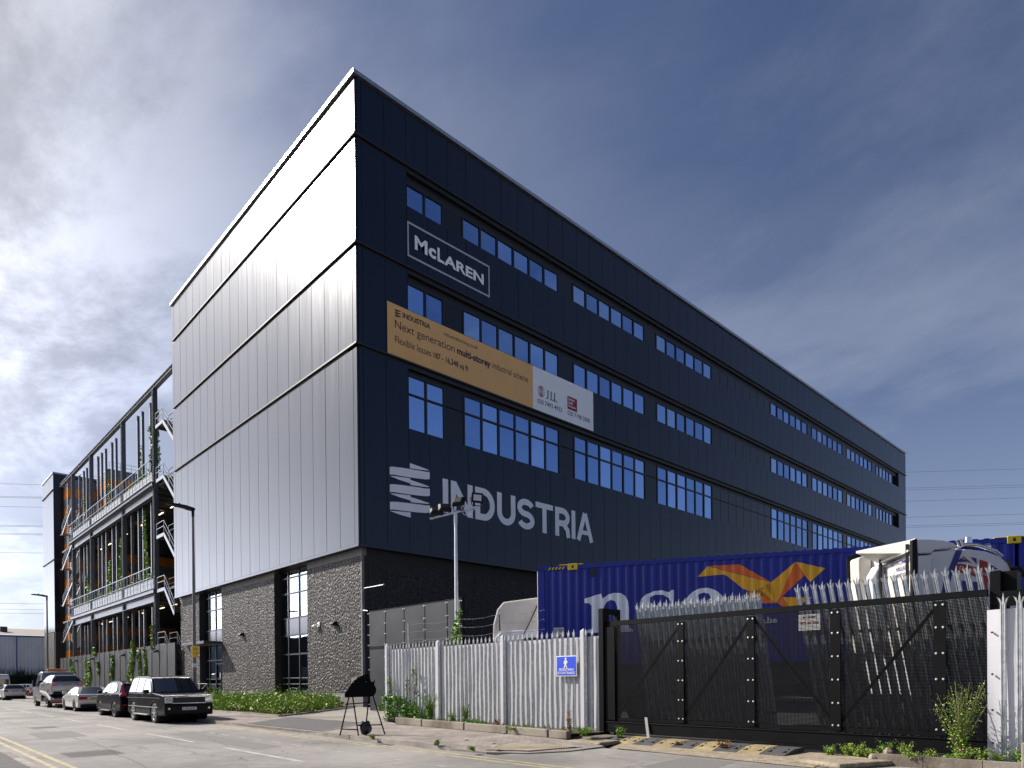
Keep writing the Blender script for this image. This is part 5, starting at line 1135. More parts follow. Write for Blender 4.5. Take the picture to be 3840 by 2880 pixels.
def cb(g, u0, u1, d0, d1, z0, z1):
    P = [tuple(tl+dr*u+nr*d_+Vector((0, 0, z))) for z in (z0, z1) for u, d_ in ((u0, d0), (u1, d0), (u1, d1), (u0, d1))]; g.add(P, [(0, 3, 2, 1), (4, 5, 6, 7), (0, 1, 5, 4), (1, 2, 6, 5), (2, 3, 7, 6), (3, 0, 4, 7)])
g = MB(); cb(g, 0, 13.7, -.015, .06, CT-.13, CT-.01); cb(g, 0, 13.7, -.015, .06, CBm, CBm+.17); cb(g, 0, .23, -.016, .1, CBm+.02, CT-.14); cb(g, 13.5, 13.7, -.016, .1, CBm+.02, CT-.14); obj('frame', g, 'cont_blue', t)
g = MB(); base = .25
while base < 13.4: cb(g, base+.02, base+.14, -.018, .2, CT-.012, CT+.012); base += .27
cb(g, .05, 13.65, .02, 2.4, CT-.03, CT-.012); cb(g, .05, 13.65, 2.36, 2.44, CBm, CT-.02); cb(g, 13.55, 13.69, .1, 2.4, CBm+.02, CT-.03); cb(g, .05, 13.6, .05, 2.4, CBm+.03, CBm+.08); obj('roof', g, 'cont_blue', t)
g = MB()
for i in range(2): cb(g, -.02, .04, .06+1.17*i, 1.21+1.17*i, CBm+.1, CT-.1)
for q in (.3, .85, 1.5, 2.1): a = tl-dr*.08+nr*q; g.cyl((a.x, a.y, CBm+.1), (a.x, a.y, CT-.1), .025, .025, 8)
obj('end_doors', g, 'sheet', t)
g = MB()
for u in (0, 13.52):
    for z in (CT-.16, CBm): cb(g, u-.01, u+.19, -.025, .16, z, z+.17)
obj('corner_casting', g, 'cont_blue', t)
g = MB()
for u in (1.03, 13.22): g = MB(); cb(g, u, u+.32, -.04, .12, CT-.17, CT+.035); cb(g, u-.3, u+.5, -.03, .1, CT+.001, CT+.02); o = obj('yellow_casting', g, 'c_yellow', t, bevel=.01)
g = MB()
for u in (.09, 1.19, 13.38, 13.6): g.ngon([CF(u+.035*math.cos(R(a)), CT-.07+.055*math.sin(R(a)), .032) for a in range(0, 360, 30)])
obj('casting_hole', g, 'ink', o)
g = MB(); g.add([CF(.34, CT-.13, .012), CF(.92, CT-.13, .012), CF(.92, CT-.05, .012), CF(.34, CT-.05, .012)], [(0, 1, 2, 3)]); ho_ = obj('hazard_strip', g, 'ink', t); g = MB()
for i in range(5): u = .36+i*.115; g.add([CF(u, CT-.13, .014), CF(u+.055, CT-.13, .014), CF(u+.105, CT-.05, .014), CF(u+.05, CT-.05, .014)], [(0, 1, 2, 3)])
obj('hazard_stripe', g, 'c_yellow', ho_)
g = MB()
for u in (1.78, 12.3): cb(g, u, u+.16, -.03, .0, CT-.42, CT-.12)
obj('lashing_recess', g, 'ink', t)
def fold(poly):   # drape a graphic over the corrugation: clip polygon into narrow vertical strips
    g = MB(); us_ = [p_[0] for p_ in poly]; u = min(us_); U = [u]
    allu = sorted([q for q in us if min(us_) < q < max(us_)]+us_); 
    for a, c in zip(allu[:-1], allu[1:]):
        if c-a < .002: continue
        a2, c2 = a+.0002, c-.0002; ca, cc_ = cross(poly, a2), cross(poly, c2)
        for k in range(0, min(len(ca), len(cc_))-1, 2):
            P = [(a2, ca[k]), (c2, cc_[k]), (c2, cc_[k+1]), (a2, ca[k+1])]
            g.add([tuple(tl+dr*x+nr*(cface(x)-.006)+Vector((0, 0, y))) for x, y in P], [(0, 1, 2, 3)])
    return g
def cross(poly, x):
    r = []
    for (x0, y0), (x1, y1) in zip(poly, poly[1:]+poly[:1]):
        if (x0 <= x) != (x1 <= x): r.append(y0+(y1-y0)*(x-x0)/(x1-x0))
    return sorted(r)
NN = [(1.56, 4.17), (2.11, 4.32), (2.16, 4.15), (2.35, 4.28), (2.54, 4.32), (2.75, 4.30), (2.89, 4.2), (2.98, 4.02), (3.0, 3.8), (3.0, 3.2), (3.12, 3.13), (3.12, 3.06), (2.5, 3.06), (2.5, 3.13), (2.63, 3.2), (2.63, 3.85), (2.56, 4.05), (2.42, 4.10), (2.28, 4.03), (2.2, 3.88), (2.2, 3.2), (2.33, 3.13), (2.33, 3.06), (1.62, 3.06), (1.62, 3.13), (1.79, 3.2), (1.79, 3.93), (1.72, 4.02), (1.57, 4.03)]
SS = [(3.34, 3.95), (3.40, 4.10), (3.55, 4.22), (3.78, 4.31), (4.02, 4.33), (4.17, 4.28), (4.26, 4.26), (4.33, 4.32), (4.40, 4.32), (4.40, 3.93), (4.31, 3.93), (4.24, 4.08), (4.08, 4.18), (3.85, 4.2), (3.66, 4.13), (3.66, 3.98), (3.80, 3.88), (4.1, 3.80), (4.38, 3.68), (4.5, 3.5), (4.46, 3.25), (4.25, 3.08), (3.9, 3.02), (3.62, 3.10), (3.52, 3.04), (3.44, 3.04), (3.42, 3.45), (3.52, 3.45), (3.62, 3.25), (3.9, 3.14), (4.12, 3.2), (4.16, 3.38), (3.9, 3.52), (3.5, 3.65), (3.36, 3.8)]
ow = arc(5.32, 3.68, .64, .66, 0, 325, 24); iw = arc(5.30, 3.68, .28, .52, 325, 0, 24)
obj('letter_n', fold(NN), 'cont_white', t); obj('letter_s', fold(SS), 'cont_white', t)
obj('letter_e', fold(ow[:21]+[(5.72, 3.3), (5.45, 3.16), (5.2, 3.2), (5.05, 3.4), (5.0, 3.6), (5.02, 3.9), (5.15, 4.15), (5.3, 4.2), (5.45, 4.15), (5.55, 3.95), (5.58, 3.78), (5.03, 3.78), (5.03, 3.68), (5.96, 3.68)]), 'cont_white', t)
bird = [('bird_y', [(5.12, 4.69), (5.42, 5.0), (5.88, 4.85), (6.75, 4.56), (7.24, 4.41), (7.38, 3.79), (7.0, 4.0), (6.45, 4.25), (5.97, 4.68), (5.86, 4.72)]), ('bird_o', [(5.46, 5.005), (6.35, 5.0), (6.76, 4.73), (7.22, 4.43), (6.75, 4.57), (5.9, 4.86)]),
  ('bird_y', [(7.07, 4.29), (7.245, 4.41), (7.92, 4.98), (7.7, 4.5), (7.4, 3.79)]), ('bird_y', [(6.60, 4.13), (7.06, 4.29), (6.98, 4.17), (6.94, 3.80), (6.66, 3.95)]), ('bird_o', [(6.965, 4.17), (7.38, 3.78), (6.945, 3.79)]),
  ('bird_o', [(7.925, 4.98), (8.16, 4.56), (7.53, 3.96), (7.405, 3.785), (7.7, 4.5)]), ('bird_y', [(7.93, 4.98), (8.72, 4.74), (8.32, 4.36), (8.165, 4.57)]), ('bird_o', [(7.41, 3.78), (7.535, 3.95), (7.73, 3.60), (7.66, 3.60)]), ('bird_y', [(7.55, 3.95), (8.36, 3.90), (8.0, 3.68), (7.74, 3.60)])]
for m_, P in bird: obj('bird_facet', fold(P), m_, t)
text('web_address', 'www.nse.be', CF, 5.95, 3.18, 1.45, .2, 'cont_white', t, bold=.03, off=.004)
s = thing('caution_notice', 'white notice reading CAUTION 9 feet 6 high in red on the blue container', 'sign', tuple(tl+dr*.7))
g = MB(); g.add([CF(.53, 2.55, .01), CF(.88, 2.55, .01), CF(.88, 3.26, .01), CF(.53, 3.26, .01)], [(0, 1, 2, 3)]); obj('board', g, 'white', s)
text('wording', 'CAUTION', CF, .55, 3.1, .31, .13, 'red_ink', s, bold=.02, off=.013); text('wording', "9'6\"", CF, .60, 2.88, .2, .15, 'red_ink', s, bold=.02, off=.013); text('wording', 'HIGH', CF, .60, 2.66, .2, .13, 'red_ink', s, bold=.02, off=.013)
# trailer chassis and wheels
t = thing('container_trailer', 'skeletal trailer with dark wheels under the blue container', 'trailer', tuple(tl+dr*6))
g = MB(); cb(g, .1, 13.4, .55, .7, 1.55, 2.0); cb(g, .1, 13.4, 1.75, 1.9, 1.55, 2.0)
for u in (.1, 3.4, 6.8, 10, 13.2): cb(g, u, u+.15, .1, 2.35, 1.82, 2.0)
cb(g, 4.9, 7.0, .15, .5, .75, 1.4); obj('chassis', g, 'steel_dark', t)
def tyre(parent, c, ax_, r_=.5, w_=.3, rimm='rim_dark', world=True):
    """wheel with its outer face towards -ax_ """
    a = Vector(ax_).normalized(); g = MB(); n = 24; sd = a.cross(Vector((0, 0, 1))); prof = [(r_*.62, 0), (r_*.9, -.01), (r_, .05), (r_, w_-.05), (r_*.9, w_), (r_*.5, w_)]; P = []
    for i in range(n):
        th = 2*math.pi*i/n; e = sd*math.cos(th)+Vector((0, 0, 1))*math.sin(th)
        for q, h in prof: P.append(tuple(Vector(c)+e*q+a*h))
    k = len(prof); g.add(P, [(i*k+j, ((i+1) % n)*k+j, ((i+1) % n)*k+j+1, i*k+j+1) for i in range(n) for j in range(k-1)]); o = obj('wheel', g, 'tyre', parent, world=world, smooth=40)
    h = MB(); P = []
    for q, d_ in ((r_*.62, .01), (r_*.5, .04), (r_*.25, .02), (0, .0)):
        for i in range(n): th = 2*math.pi*i/n; e = sd*math.cos(th)+Vector((0, 0, 1))*math.sin(th); P.append(tuple(Vector(c)+e*q+a*d_))
    h.add(P, [(j*n+i, j*n+(i+1) % n, (j+1)*n+(i+1) % n, (j+1)*n+i) for j in range(3) for i in range(n)]); obj('hub', h, rimm, o, world=world, smooth=40); return o
for u in (2.0, 3.45, 9.2, 10.6, 12.0): c_ = tl+dr*u+nr*.08; tyre(t, (c_.x, c_.y, .62), nr, .58, .35)
g = MB(); cb(g, 1.0, 1.9, .1, .5, .75, 1.1); tag(obj('wheel_chock_box', g, 'c_yellow'), 'yellow box on the yard floor seen through the left end of the gate', 'box'); 
g = MB(); cb(g, 4.0, 8.0, -.6, -.55, .95, 1.02); cb(g, 6.5, 7.2, -.9, -.3, .3, 1.2); cb(g, 7.3, 8.4, -.85, -.35, .9, .98)
tag(obj('scrap_pile', g, 'steel'), 'jumble of pale metal scrap behind the gate mesh', 'scrap')
# old white cab left of the container
C0 = Vector((-2.95, -14.1, 0)); dd = Vector((.58, -.81, 0)).normalized(); pp = Vector((.81, .58, 0))
t = thing('white_truck', 'old white lorry cab with lifted front panel at the left end of the blue container', 'truck', tuple(C0))
q3 = lambda u, w_, z: tuple(C0+dd*u+pp*w_+Vector((0, 0, z)))
g = MB(); g.prism([(.05, 1.2), (.0, 2.6), (.03, 3.6), (.18, 4.15), (.42, 4.42), (2.4, 4.62), (2.4, 1.2)], .25, 2.5, lambda u, v, k: q3(u, k, v)); obj('cab_shell', g, 'truck_cream', t, bevel=.05)
g = MB(); g.prism([(.12, 2.6), (.12, 3.1), (.35, 3.32), (2.2, 3.45), (2.2, 2.6)], .1, .24, lambda u, v, k: q3(u, k, v)); obj('lifted_panel', g, 'truck_white', t, bevel=.04)
g = MB(); g.cyl(q3(1.2, .12, 3.2), q3(1.75, .12, 4.35), .03); g.cyl(q3(.3, .15, 3.35), q3(.28, .15, 3.95), .025); obj('gas_strut', g, 'ink', t)
g = MB(); g.prism([(1.1, 2.5), (1.15, 3.0), (1.3, 3.08), (2.3, 3.08), (2.3, 2.5)], .06, .10, lambda u, v, k: q3(u, k, v)); obj('grille', g, 'ink', t)
g = MB(); g.box(-3.5, -14.3, 0, -3.42, -14.22, 3.7)
for (u, w_) in ((.6, .3), (.6, 2.0)): c_ = C0+dd*u+pp*w_; tyre(t, (c_.x, c_.y, .55), pp, .5, .3)
# white tractor unit
A0 = Vector((-1.31, -27.49, 0)); su = Vector((.726, -.688, 0)); sn = Vector((.688, .726, 0))
t = thing('tractor_unit', 'white lorry cab with union flag side graphics and a chrome roof bar facing right', 'truck', tuple(A0))
q4 = lambda u, d_, z: tuple(A0+su*u+sn*d_+Vector((0, 0, z)))
side = [(.0, 1.1), (.03, 4.44), (.36, 4.46), (.38, 4.53), (.96, 4.585), (1.33, 4.575), (1.69, 4.52), (2.0, 4.40), (2.2, 4.22), (2.33, 3.95), (2.42, 3.5), (2.46, 2.6), (2.46, 1.1)]
g = MB(); g.prism(side, .02, 2.48, lambda u, v, k: q4(u, k, v)); obj('cab', g, 'truck_white', t, bevel=.06)
g = MB(); g.prism([(.03, 4.48), (.0, 4.83), (.3, 4.83), (.62, 4.80), (.88, 4.73), (1.04, 4.615), (.42, 4.565), (.36, 4.49)], .0, 2.5, lambda u, v, k: q4(u, k, v)); obj('roof_deflector', g, 'truck_white', t, bevel=.03)
g = MB(); g.prism([(-.12, 1.4), (-.12, 4.80), (-.005, 4.84), (-.005, 1.4)], -.02, .08, lambda u, v, k: q4(u, k, v)); obj('deflector_edge', g, 'plastic', t)
g = MB(); g.prism([(.02, 1.4), (.02, 4.43), (.33, 4.43), (.33, 1.4)], -.03, .0, lambda u, v, k: q4(u, k, v)); obj('side_fairing', g, 'truck_white', t, bevel=.01)
g = MB(); g.add([q4(-.02, .1, 2.0), q4(-.02, 1.3, 2.0), q4(-.02, 1.3, 4.42), q4(-.02, .1, 4.52)], [(0, 1, 2, 3)]); obj('rear_wall', g, 'truck_cream', t)
g = MB(); g.prism([(-.03, 4.50), (-.42, 4.78), (-.42, 4.84), (-.03, 4.86)], .05, 1.55, lambda u, v, k: q4(u*k, k, v)); g.beam(q4(-.1, .15, 4.58), q4(-.15, 1.25, 4.5), .05, .05); obj('top_flap', g, 'truck_cream', t)
g = MB(); g.beam(q4(-.1, .22, 2.0), q4(-.1, .22, 4.75), .06, .06); g.beam(q4(-.15, 1.3, 2.0), q4(-.15, 1.3, 4.7), .06, .06); obj('rear_frame', g, 'plastic', t)
g = MB(); g.prism([(-.25, 2.2), (-.35, 4.1), (-.15, 4.45), (.0, 4.45), (.0, 2.2)], 1.35, 1.75, lambda u, v, k: q4(u, k, v)); obj('side_cupboard', g, 'truck_white', t, bevel=.05)
g = MB(); g.prism([(-.30, 2.2), (-.36, 4.75), (.0, 4.86), (.0, 2.2)], 2.0, 2.48, lambda u, v, k: q4(u, k, v)); obj('far_fairing', g, 'truck_cream', t, bevel=.05)
g = MB(); g.prism([(-.38, 2.2), (-.42, 4.86), (.0, 4.96), (.0, 2.2)], 2.49, 2.53, lambda u, v, k: q4(u, k, v)); obj('far_fairing_skin', g, 'plastic', t)
RW = lambda u, v, o: q4(-.035-o, 1.1-u, v)
text('wording', 'COLTON COMMERCIALS', RW, .03, 4.33, .95, .115, 'flag_blue', t, bold=.01); text('wording', 'HAULAGE', RW, .28, 4.17, .5, .115, 'flag_blue', t, bold=.01); text('wording', 'TRANSPORT & LOGISTICS', RW, .1, 4.02, .9, .09, 'flag_blue', t, bold=.01)
SD = lambda u, v, o: q4(.94+(u-1.15)*.85, .008-o, 4.57-(4.08-v)*.75)
def decal(P, m_, off=0): g = MB(); g.ngon([SD(u, v, off) for u, v in P]); return obj('flag_graphic', g, m_, t)
decal([(1.15, 4.06), (1.32, 4.06), (1.2, 3.68), (1.02, 3.25), (.92, 2.6), (.72, 2.6), (.8, 3.1), (1.02, 3.7)], 'flag_blue')
decal([(1.16, 3.62), (1.28, 3.64), (1.7, 3.52), (2.1, 3.30), (2.45, 3.12), (2.6, 2.95), (2.5, 2.9), (2.1, 3.02), (1.7, 3.22), (1.35, 3.34), (1.08, 3.36)], 'flag_red', .002)
decal([(1.8, 3.76), (2.02, 3.68), (2.02, 2.7), (1.8, 2.7)], 'flag_red', .004)
decal([(1.28, 3.82), (1.5, 3.70), (1.18, 3.68)], 'flag_blue', .001); decal([(1.55, 3.84), (1.72, 3.80), (1.72, 3.62)], 'flag_blue', .001); decal([(2.1, 3.60), (2.32, 3.46), (2.1, 3.42)], 'flag_blue', .001)
decal([(1.3, 3.86), (1.36, 3.86), (1.58, 3.66), (1.52, 3.66)], 'flag_red', .003); decal([(1.3, 3.1), (1.75, 3.05), (1.75, 2.7), (1.3, 2.7)], 'flag_blue', .001); decal([(2.1, 2.98), (2.45, 2.84), (2.6, 2.7), (2.1, 2.7)], 'flag_blue', .001)
text('wording', 'Driving Britain', lambda u, v, o: SD(u, v-.30*(u-1.2)+.02, .008), 1.22, 3.42, 1.0, .14, 'white', t, shear=.3)
g = MB(); pts = [q4(1.10, .3, 4.66), q4(1.2, .12, 4.72), q4(1.5, .06, 4.68), q4(1.9, .06, 4.54), q4(2.1, .12, 4.42)]; g.tube(pts, .045, 8); g.tube([q4(1.2, .12, 4.72), q4(1.2, 2.3, 4.72)], .045, 8); obj('roof_bar', g, 'chrome', t, smooth=50)
g = MB(); g.cyl(q4(1.42, .3, 4.72), q4(1.42, .3, 4.92), .09, .08, 14); g.cyl(q4(1.12, .1, 4.66), q4(1.06, .1, 4.82), .06, .075, 10); g.cyl(q4(1.8, .3, 4.68), q4(1.92, .28, 4.68), .07, .09, 10); obj('beacon', g, 'chrome', t, smooth=50)
g = MB(); g.prism([(2.26, 4.12), (2.33, 4.16), (2.48, 3.98), (2.49, 3.9), (2.36, 3.88)], -.16, .04, lambda u, v, k: q4(u, k, v)); obj('mirror', g, 'plastic', t, bevel=.03)
g = MB(); g.prism([(2.12, 4.34), (2.18, 4.34), (2.42, 3.75), (2.36, 3.72)], -.01, .018, lambda u, v, k: q4(u, k, v)); obj('windscreen_edge', g, 'car_glass', t)
for (u, d_) in ((.2, .05), (2.0, .05)): c_ = Vector(q4(u, d_, 0)); tyre(t, (c_.x, c_.y, .6), sn, .52, .3)
# ================================================================== VEHICLES
def vehicle(name, label, cat, loc, rot, spec):
    """local x forward, rear bumper at x=0, y left"""
    Lg, W, H = spec['L'], spec['W'], spec['H']; r_ = spec['r']; wx = spec['wx']; top = spec['top']; gh = spec['gh']; paint = spec['paint']; zb = spec.get('zb', .26)
    t = thing(name, label, cat, loc, rot); hw = W/2
    def plan(x):
        e = .0
        if x < .55: e = ((.55-x)/.55)**2*.07
        if x > Lg-.75: e = ((x-Lg+.75)/.75)**2*.08
        return 1-e
    def tum(z): zz_ = (z-.62)/.6; return 1-.035*zz_*zz_
    # outline: bottom with wheel arches, then the top line
    out = []; ra = r_+.055
    def bottom(xa, xb):
        out.append((xa, zb)); 
    xs_ = sorted(wx); out.append((.12, zb+.02))
    for cx in xs_:
        a0 = math.asin((zb-r_)/ra) if abs(zb-r_) < ra else 0
        out.append((cx-ra*math.cos(a0)-.12, zb))
        for i in range(13): th = math.pi-a0-(math.pi-2*a0)*i/12; out.append((cx+ra*math.cos(th), r_+ra*math.sin(th)))
        out.append((cx+ra*math.cos(a0)+.12, zb))
    out.append((Lg-.15, zb+.02)); out += top      # top runs front to rear
    g = MB(); n = len(out); P = []
    for sg in (1, -1):
        for (x, z) in out: P.append((x, sg*hw*plan(x)*tum(z), z))
    mid = []
    g.add(P, [tuple(range(n))[::-1], tuple(range(n, 2*n))]+[(i, (i+1) % n, n+(i+1) % n, n+i) for i in range(n)])
    obj('body', g, paint, t, world=False, bevel=.045, smooth=38)
    # dark wheel wells and underside
    g = MB(); g.box(.3, -hw*.8, zb-.02, Lg-.4, hw*.8, zb+.25)
    for cx in xs_: g.cyl((cx, -hw*.90, r_), (cx, hw*.90, r_), ra-.02, ra-.02, 20)
    obj('underbody', g, 'plastic', t, world=False)
    # greenhouse
    zc0 = min(z for x, z in gh); zc1 = max(z for x, z in gh); inset = spec.get('in', .20)
    def gw(z): return hw*.955-inset*((z-zc0)/(zc1-zc0))**1.2
    g = MB(); n = len(gh); P = []
    for sg in (1, -1):
        for x, z in gh: P.append((x, sg*gw(z)*(1 if .4 < x < Lg-.9 else .985), z))
    g.add(P, [tuple(range(n)), tuple(range(n, 2*n))[::-1]]+[(i, n+i, n+(i+1) % n, (i+1) % n) for i in range(n)])
    obj('roof', g, paint, t, world=False, bevel=.05, smooth=38)
    for poly in spec['side_glass']:
        for sg in (1, -1):
            g = MB(); g.ngon([(x, sg*(gw(z)+.008), z) for x, z in poly]); obj('window', g, 'car_glass', t, world=False)
    def endglass(nm, x0, z0, x1, z1, k=.90, off=.012):
        d_ = Vector((x1-x0, 0, z1-z0)); nn = Vector((d_.z, 0, -d_.x)).normalized(); nn = nn if (nn.x > 0) == (x0 > Lg/2) else -nn
        P = []; m = 8
        for j in range(3):
            f_ = j/2; x = x0+(x1-x0)*f_; z = z0+(z1-z0)*f_
            for i in range(m+1): u = -1+2*i/m; P.append((x+nn.x*(off+.03*(1-u*u)), u*gw(z)*k, z+nn.z*(off+.03*(1-u*u))))
        g = MB(); g.add(P, [(j*(m+1)+i, j*(m+1)+i+1, (j+1)*(m+1)+i+1, (j+1)*(m+1)+i) for j in range(2) for i in range(m)]); return obj(nm, g, 'car_glass', t, world=False, smooth=60)
    if 'ws' in spec: endglass('windscreen', *spec['ws'])
    if 'rw' in spec: endglass('rear_window', *spec['rw'])
    # wheels
    for cx in xs_:
        for sg in (1, -1):
            g = MB(); yo = sg*(hw-.01); yi = sg*(hw-.25); n = 28; prof = [(r_*.66, yo-sg*.02), (r_*.72, yo), (r_*.93, yo), (r_, yo-sg*.03), (r_, yi), (r_*.5, yi)]
            g.lathe([(q, h) for q, h in prof], (cx, 0, r_), 'y', n); wo_ = obj('wheel', g, 'tyre', t, world=False, smooth=40)
            g = MB(); g.lathe([(r_*.67, yo-sg*.015), (r_*.62, yo-sg*.03), (r_*.60, yo-sg*.12)], (cx, 0, r_), 'y', n)
            ns = spec.get('spokes', 5)
            for k in range(ns):
                th = 2*math.pi*k/ns+.3
                for dth in (-.10, .10):
                    a_ = Vector((cx+r_*.12*math.cos(th), yo-sg*.03, r_+r_*.12*math.sin(th))); b_ = Vector((cx+r_*.63*math.cos(th+dth), yo-sg*.02, r_+r_*.63*math.sin(th+dth))); g.beam(a_, b_, .03, .04, (0, 1, 0))
            g.cyl((cx, yo-sg*.06, r_), (cx, yo-sg*.012, r_), r_*.17, r_*.13, 12); obj('rim', g, spec.get('rim', 'rim'), wo_, world=False)
    g = MB()
    for sg in (1, -1):
        x, z = spec['mirror']; g.prism([(0, 0), (-.02, .15), (.12, .17), (.17, .04)], sg*(hw-.0), sg*(hw+.19), lambda u, v, k: (x+u, k, z+v)); g.beam((x+.1, sg*(hw-.12), z+.03), (x+.1, sg*(hw+.02), z+.06), .05, .04)
    obj('mirror', g, spec.get('mirror_mat', 'plastic'), t, world=False, bevel=.03)
    for sg in (1, -1):
        for hx in spec.get('handles', ()): g = MB(); y_ = sg*hw*tum(.95); g.box(hx, y_-.01, spec['hz'], hx+.2, y_+sg*.03, spec['hz']+.035); obj('door_handle', g, spec.get('hmat', paint), t, world=False)
    g = MB()      # door shut lines and sill line as thin dark strips
    for sg in (1, -1):
        for dx in spec.get('doors', ()): 
            z_ = zb+.1
            while z_ < spec['hz']+.12: y_ = hw*tum(z_)*plan(dx)+.002; y2 = hw*tum(z_+.1)*plan(dx)+.002; g.add([(dx-.006, sg*y_, z_), (dx+.006, sg*y_, z_), (dx+.006, sg*y2, z_+.1), (dx-.006, sg*y2, z_+.1)], [(0, 1, 2, 3)]); z_ += .1
    if g.v: obj('door_seam', g, 'ink', t, world=False)
    return t, plan, tum, hw, Lg
def face(t, nm, m_, poly, x, rear, dep=.02, mirror_=True, bevel=0, hw=1, wrap=None):
    """shape on the front or rear: poly in (y,z); wrap(y) gives x offset"""
    for sg in ((1, -1) if mirror_ else (1,)):
        g = MB(); s_ = -1 if rear else 1
        w_ = wrap or (lambda y: 0)
        g.prism(poly, 0, dep, lambda y, z, k: (x-s_*w_(abs(y))+s_*k, sg*y, z)); o = obj(nm, g, m_, t, world=False, bevel=bevel)
    return o
def plate(t, txt, x, z, rear, m_='plate_y', w_=.52, h=.11, y0=0):
    s_ = -1 if rear else 1; g = MB(); g.box(x, y0-w_/2, z, x+s_*.012, y0+w_/2, z+h); o = obj('number_plate', g, m_, t, world=False)
    fn = (lambda u, v, k: (x+s_*.016, y0+(w_/2-u) if rear else y0-(w_/2-u), z+v))
    text('plate_text', txt, fn, w_*.07, h*.18, w_*.86, h*.64, 'ink', o, bold=.02, world=False)
# --- black four by four, front to the camera
RR = dict(L=4.97, W=1.90, H=1.86, r=.385, wx=(.98, 4.0-.14), zb=.30, paint='p_black', spokes=7,
  top=[(4.93, .42), (4.97, .62), (4.96, .82), (4.9, 1.04), (4.78, 1.09), (4.2, 1.14), (3.55, 1.17), (.2, 1.17), (.04, 1.10), (.0, .7), (.05, .4)],
  gh=[(.12, 1.14), (3.62, 1.14), (2.98, 1.70), (2.75, 1.79), (2.3, 1.84), (1.0, 1.85), (.5, 1.80), (.34, 1.70)],
  side_glass=[[(2.32, 1.19), (3.38, 1.19), (2.9, 1.70), (2.36, 1.74)], [(1.38, 1.19), (2.22, 1.19), (2.26, 1.75), (1.42, 1.76)], [(.36, 1.19), (1.28, 1.19), (1.32, 1.76), (.56, 1.73)]],
  ws=(3.60, 1.17, 2.96, 1.73), rw=(.14, 1.17, .35, 1.70), mirror=(3.2, 1.13), handles=(1.45, 2.45), hz=1.0, doors=(1.33, 2.28, 3.35), **{'in': .17})
t, plan, tum, hw, Lg = vehicle('parked_car', 'black four by four with chrome edged grille parked nose towards the camera', 'car', (-10.57, -.30, 0), R(-90), RR)
fx = lambda y: 0
face(t, 'headlight', 'lamp_clear', [(.56, .79), (.56, .99), (.62, 1.03), (.86, 1.02), (.87, .79)], 4.955, False, .015, wrap=fx, bevel=.01)
for (y, z, rr) in ((.64, .89, .06), (.745, .92, .075), (.835, .95, .035), (.835, .86, .035)):
    for sg in (1, -1): g = MB(); g.cyl((4.965-fx(y), sg*y, z), (4.99-fx(y), sg*y, z), rr, rr*.8, 16); g.cyl((4.975-fx(y), sg*y, z), (4.997-fx(y), sg*y, z), rr*.55, rr*.5, 12); obj('lamp_ring', g, 'chrome', t, world=False)
g = MB(); g.box(4.95, -.60, .76, 4.985, .60, .80); g.box(4.95, -.60, 1.00, 4.985, .60, 1.03); g.box(4.95, -.61, .80, 4.985, -.58, 1.0); g.box(4.95, .58, .80, 4.985, .61, 1.0); obj('grille_surround', g, 'chrome', t, world=False, bevel=.01)
g = MB(); g.box(4.95, -.58, .80, 4.975, .58, 1.0); obj('grille', g, 'ink', t, world=False)
g = MB(); g.box(4.8, -.88, .32, 4.985, .88, .74); obj('bumper', g, 'p_black', t, world=False, bevel=.05)
for sg in (1, -1): g = MB(); g.cyl((4.98, sg*.72, .58), (5.0, sg*.72, .58), .045, .04, 14); obj('fog_lamp', g, 'chrome', t, world=False)
plate(t, 'L700 SHX', 4.986, .52, False, 'plate_w')
text('badge_lettering', 'RANGE  ROVER', lambda u, v, k: (4.90+.012, -.45+u, 1.045+v*.6), 0, 0, .9, .05, 'steel', t, bold=.02, space=1.4, world=False)
g = MB()
for sg in (1, -1): g.box(1.5, sg*hw, .30, 3.35, sg*(hw+.10), .345)
obj('side_step', g, 'rim', t, world=False, bevel=.01)
g = MB()
for sg in (1, -1): g.beam((.4, sg*(hw+.004), .62), (4.4, sg*(hw+.004), .62), .012, .02); g.beam((.1, sg*(hw-.012), .96), (4.6, sg*(hw-.012), .98), .012, .012)
obj('side_trim', g, 'chrome', t, world=False)
g = MB(); g.beam((3.62, .1, 1.2), (3.5, .75, 1.26), .02, .015); g.beam((3.62, -.6, 1.2), (3.52, .0, 1.26), .02, .015); obj('wiper', g, 'plastic', t, world=False)
# --- black compact crossover, rear to the camera
CR = dict(L=4.57, W=1.84, H=1.68, r=.35, wx=(.98, 3.60), zb=.30, paint='p_black', spokes=5, rim='rim_dark',
  top=[(4.54, .42), (4.57, .62), (4.5, .85), (4.2, .98), (3.55, 1.06), (.25, 1.10), (.07, 1.02), (.0, .72), (.06, .4)],
  gh=[(.14, 1.02), (3.60, 1.04), (2.75, 1.52), (2.3, 1.63), (1.4, 1.66), (.6, 1.60), (.35, 1.52)],
  side_glass=[[(2.05, 1.10), (3.28, 1.12), (2.65, 1.50), (2.1, 1.57)], [(1.15, 1.10), (1.95, 1.10), (2.0, 1.58), (1.2, 1.57)], [(.72, 1.22), (1.06, 1.12), (1.1, 1.55), (.95, 1.48)]],
  ws=(3.58, 1.08, 2.78, 1.53), rw=(.17, 1.08, .37, 1.50), mirror=(2.95, 1.05), handles=(1.3, 2.2), hz=.98, doors=(1.12, 2.02, 3.05), hmat='chrome')
t, plan, tum, hw, Lg = vehicle('parked_car', 'black crossover with tall red corner lamps, parked behind the four by four', 'car', (-10.50, 1.25, 0), R(90), CR)
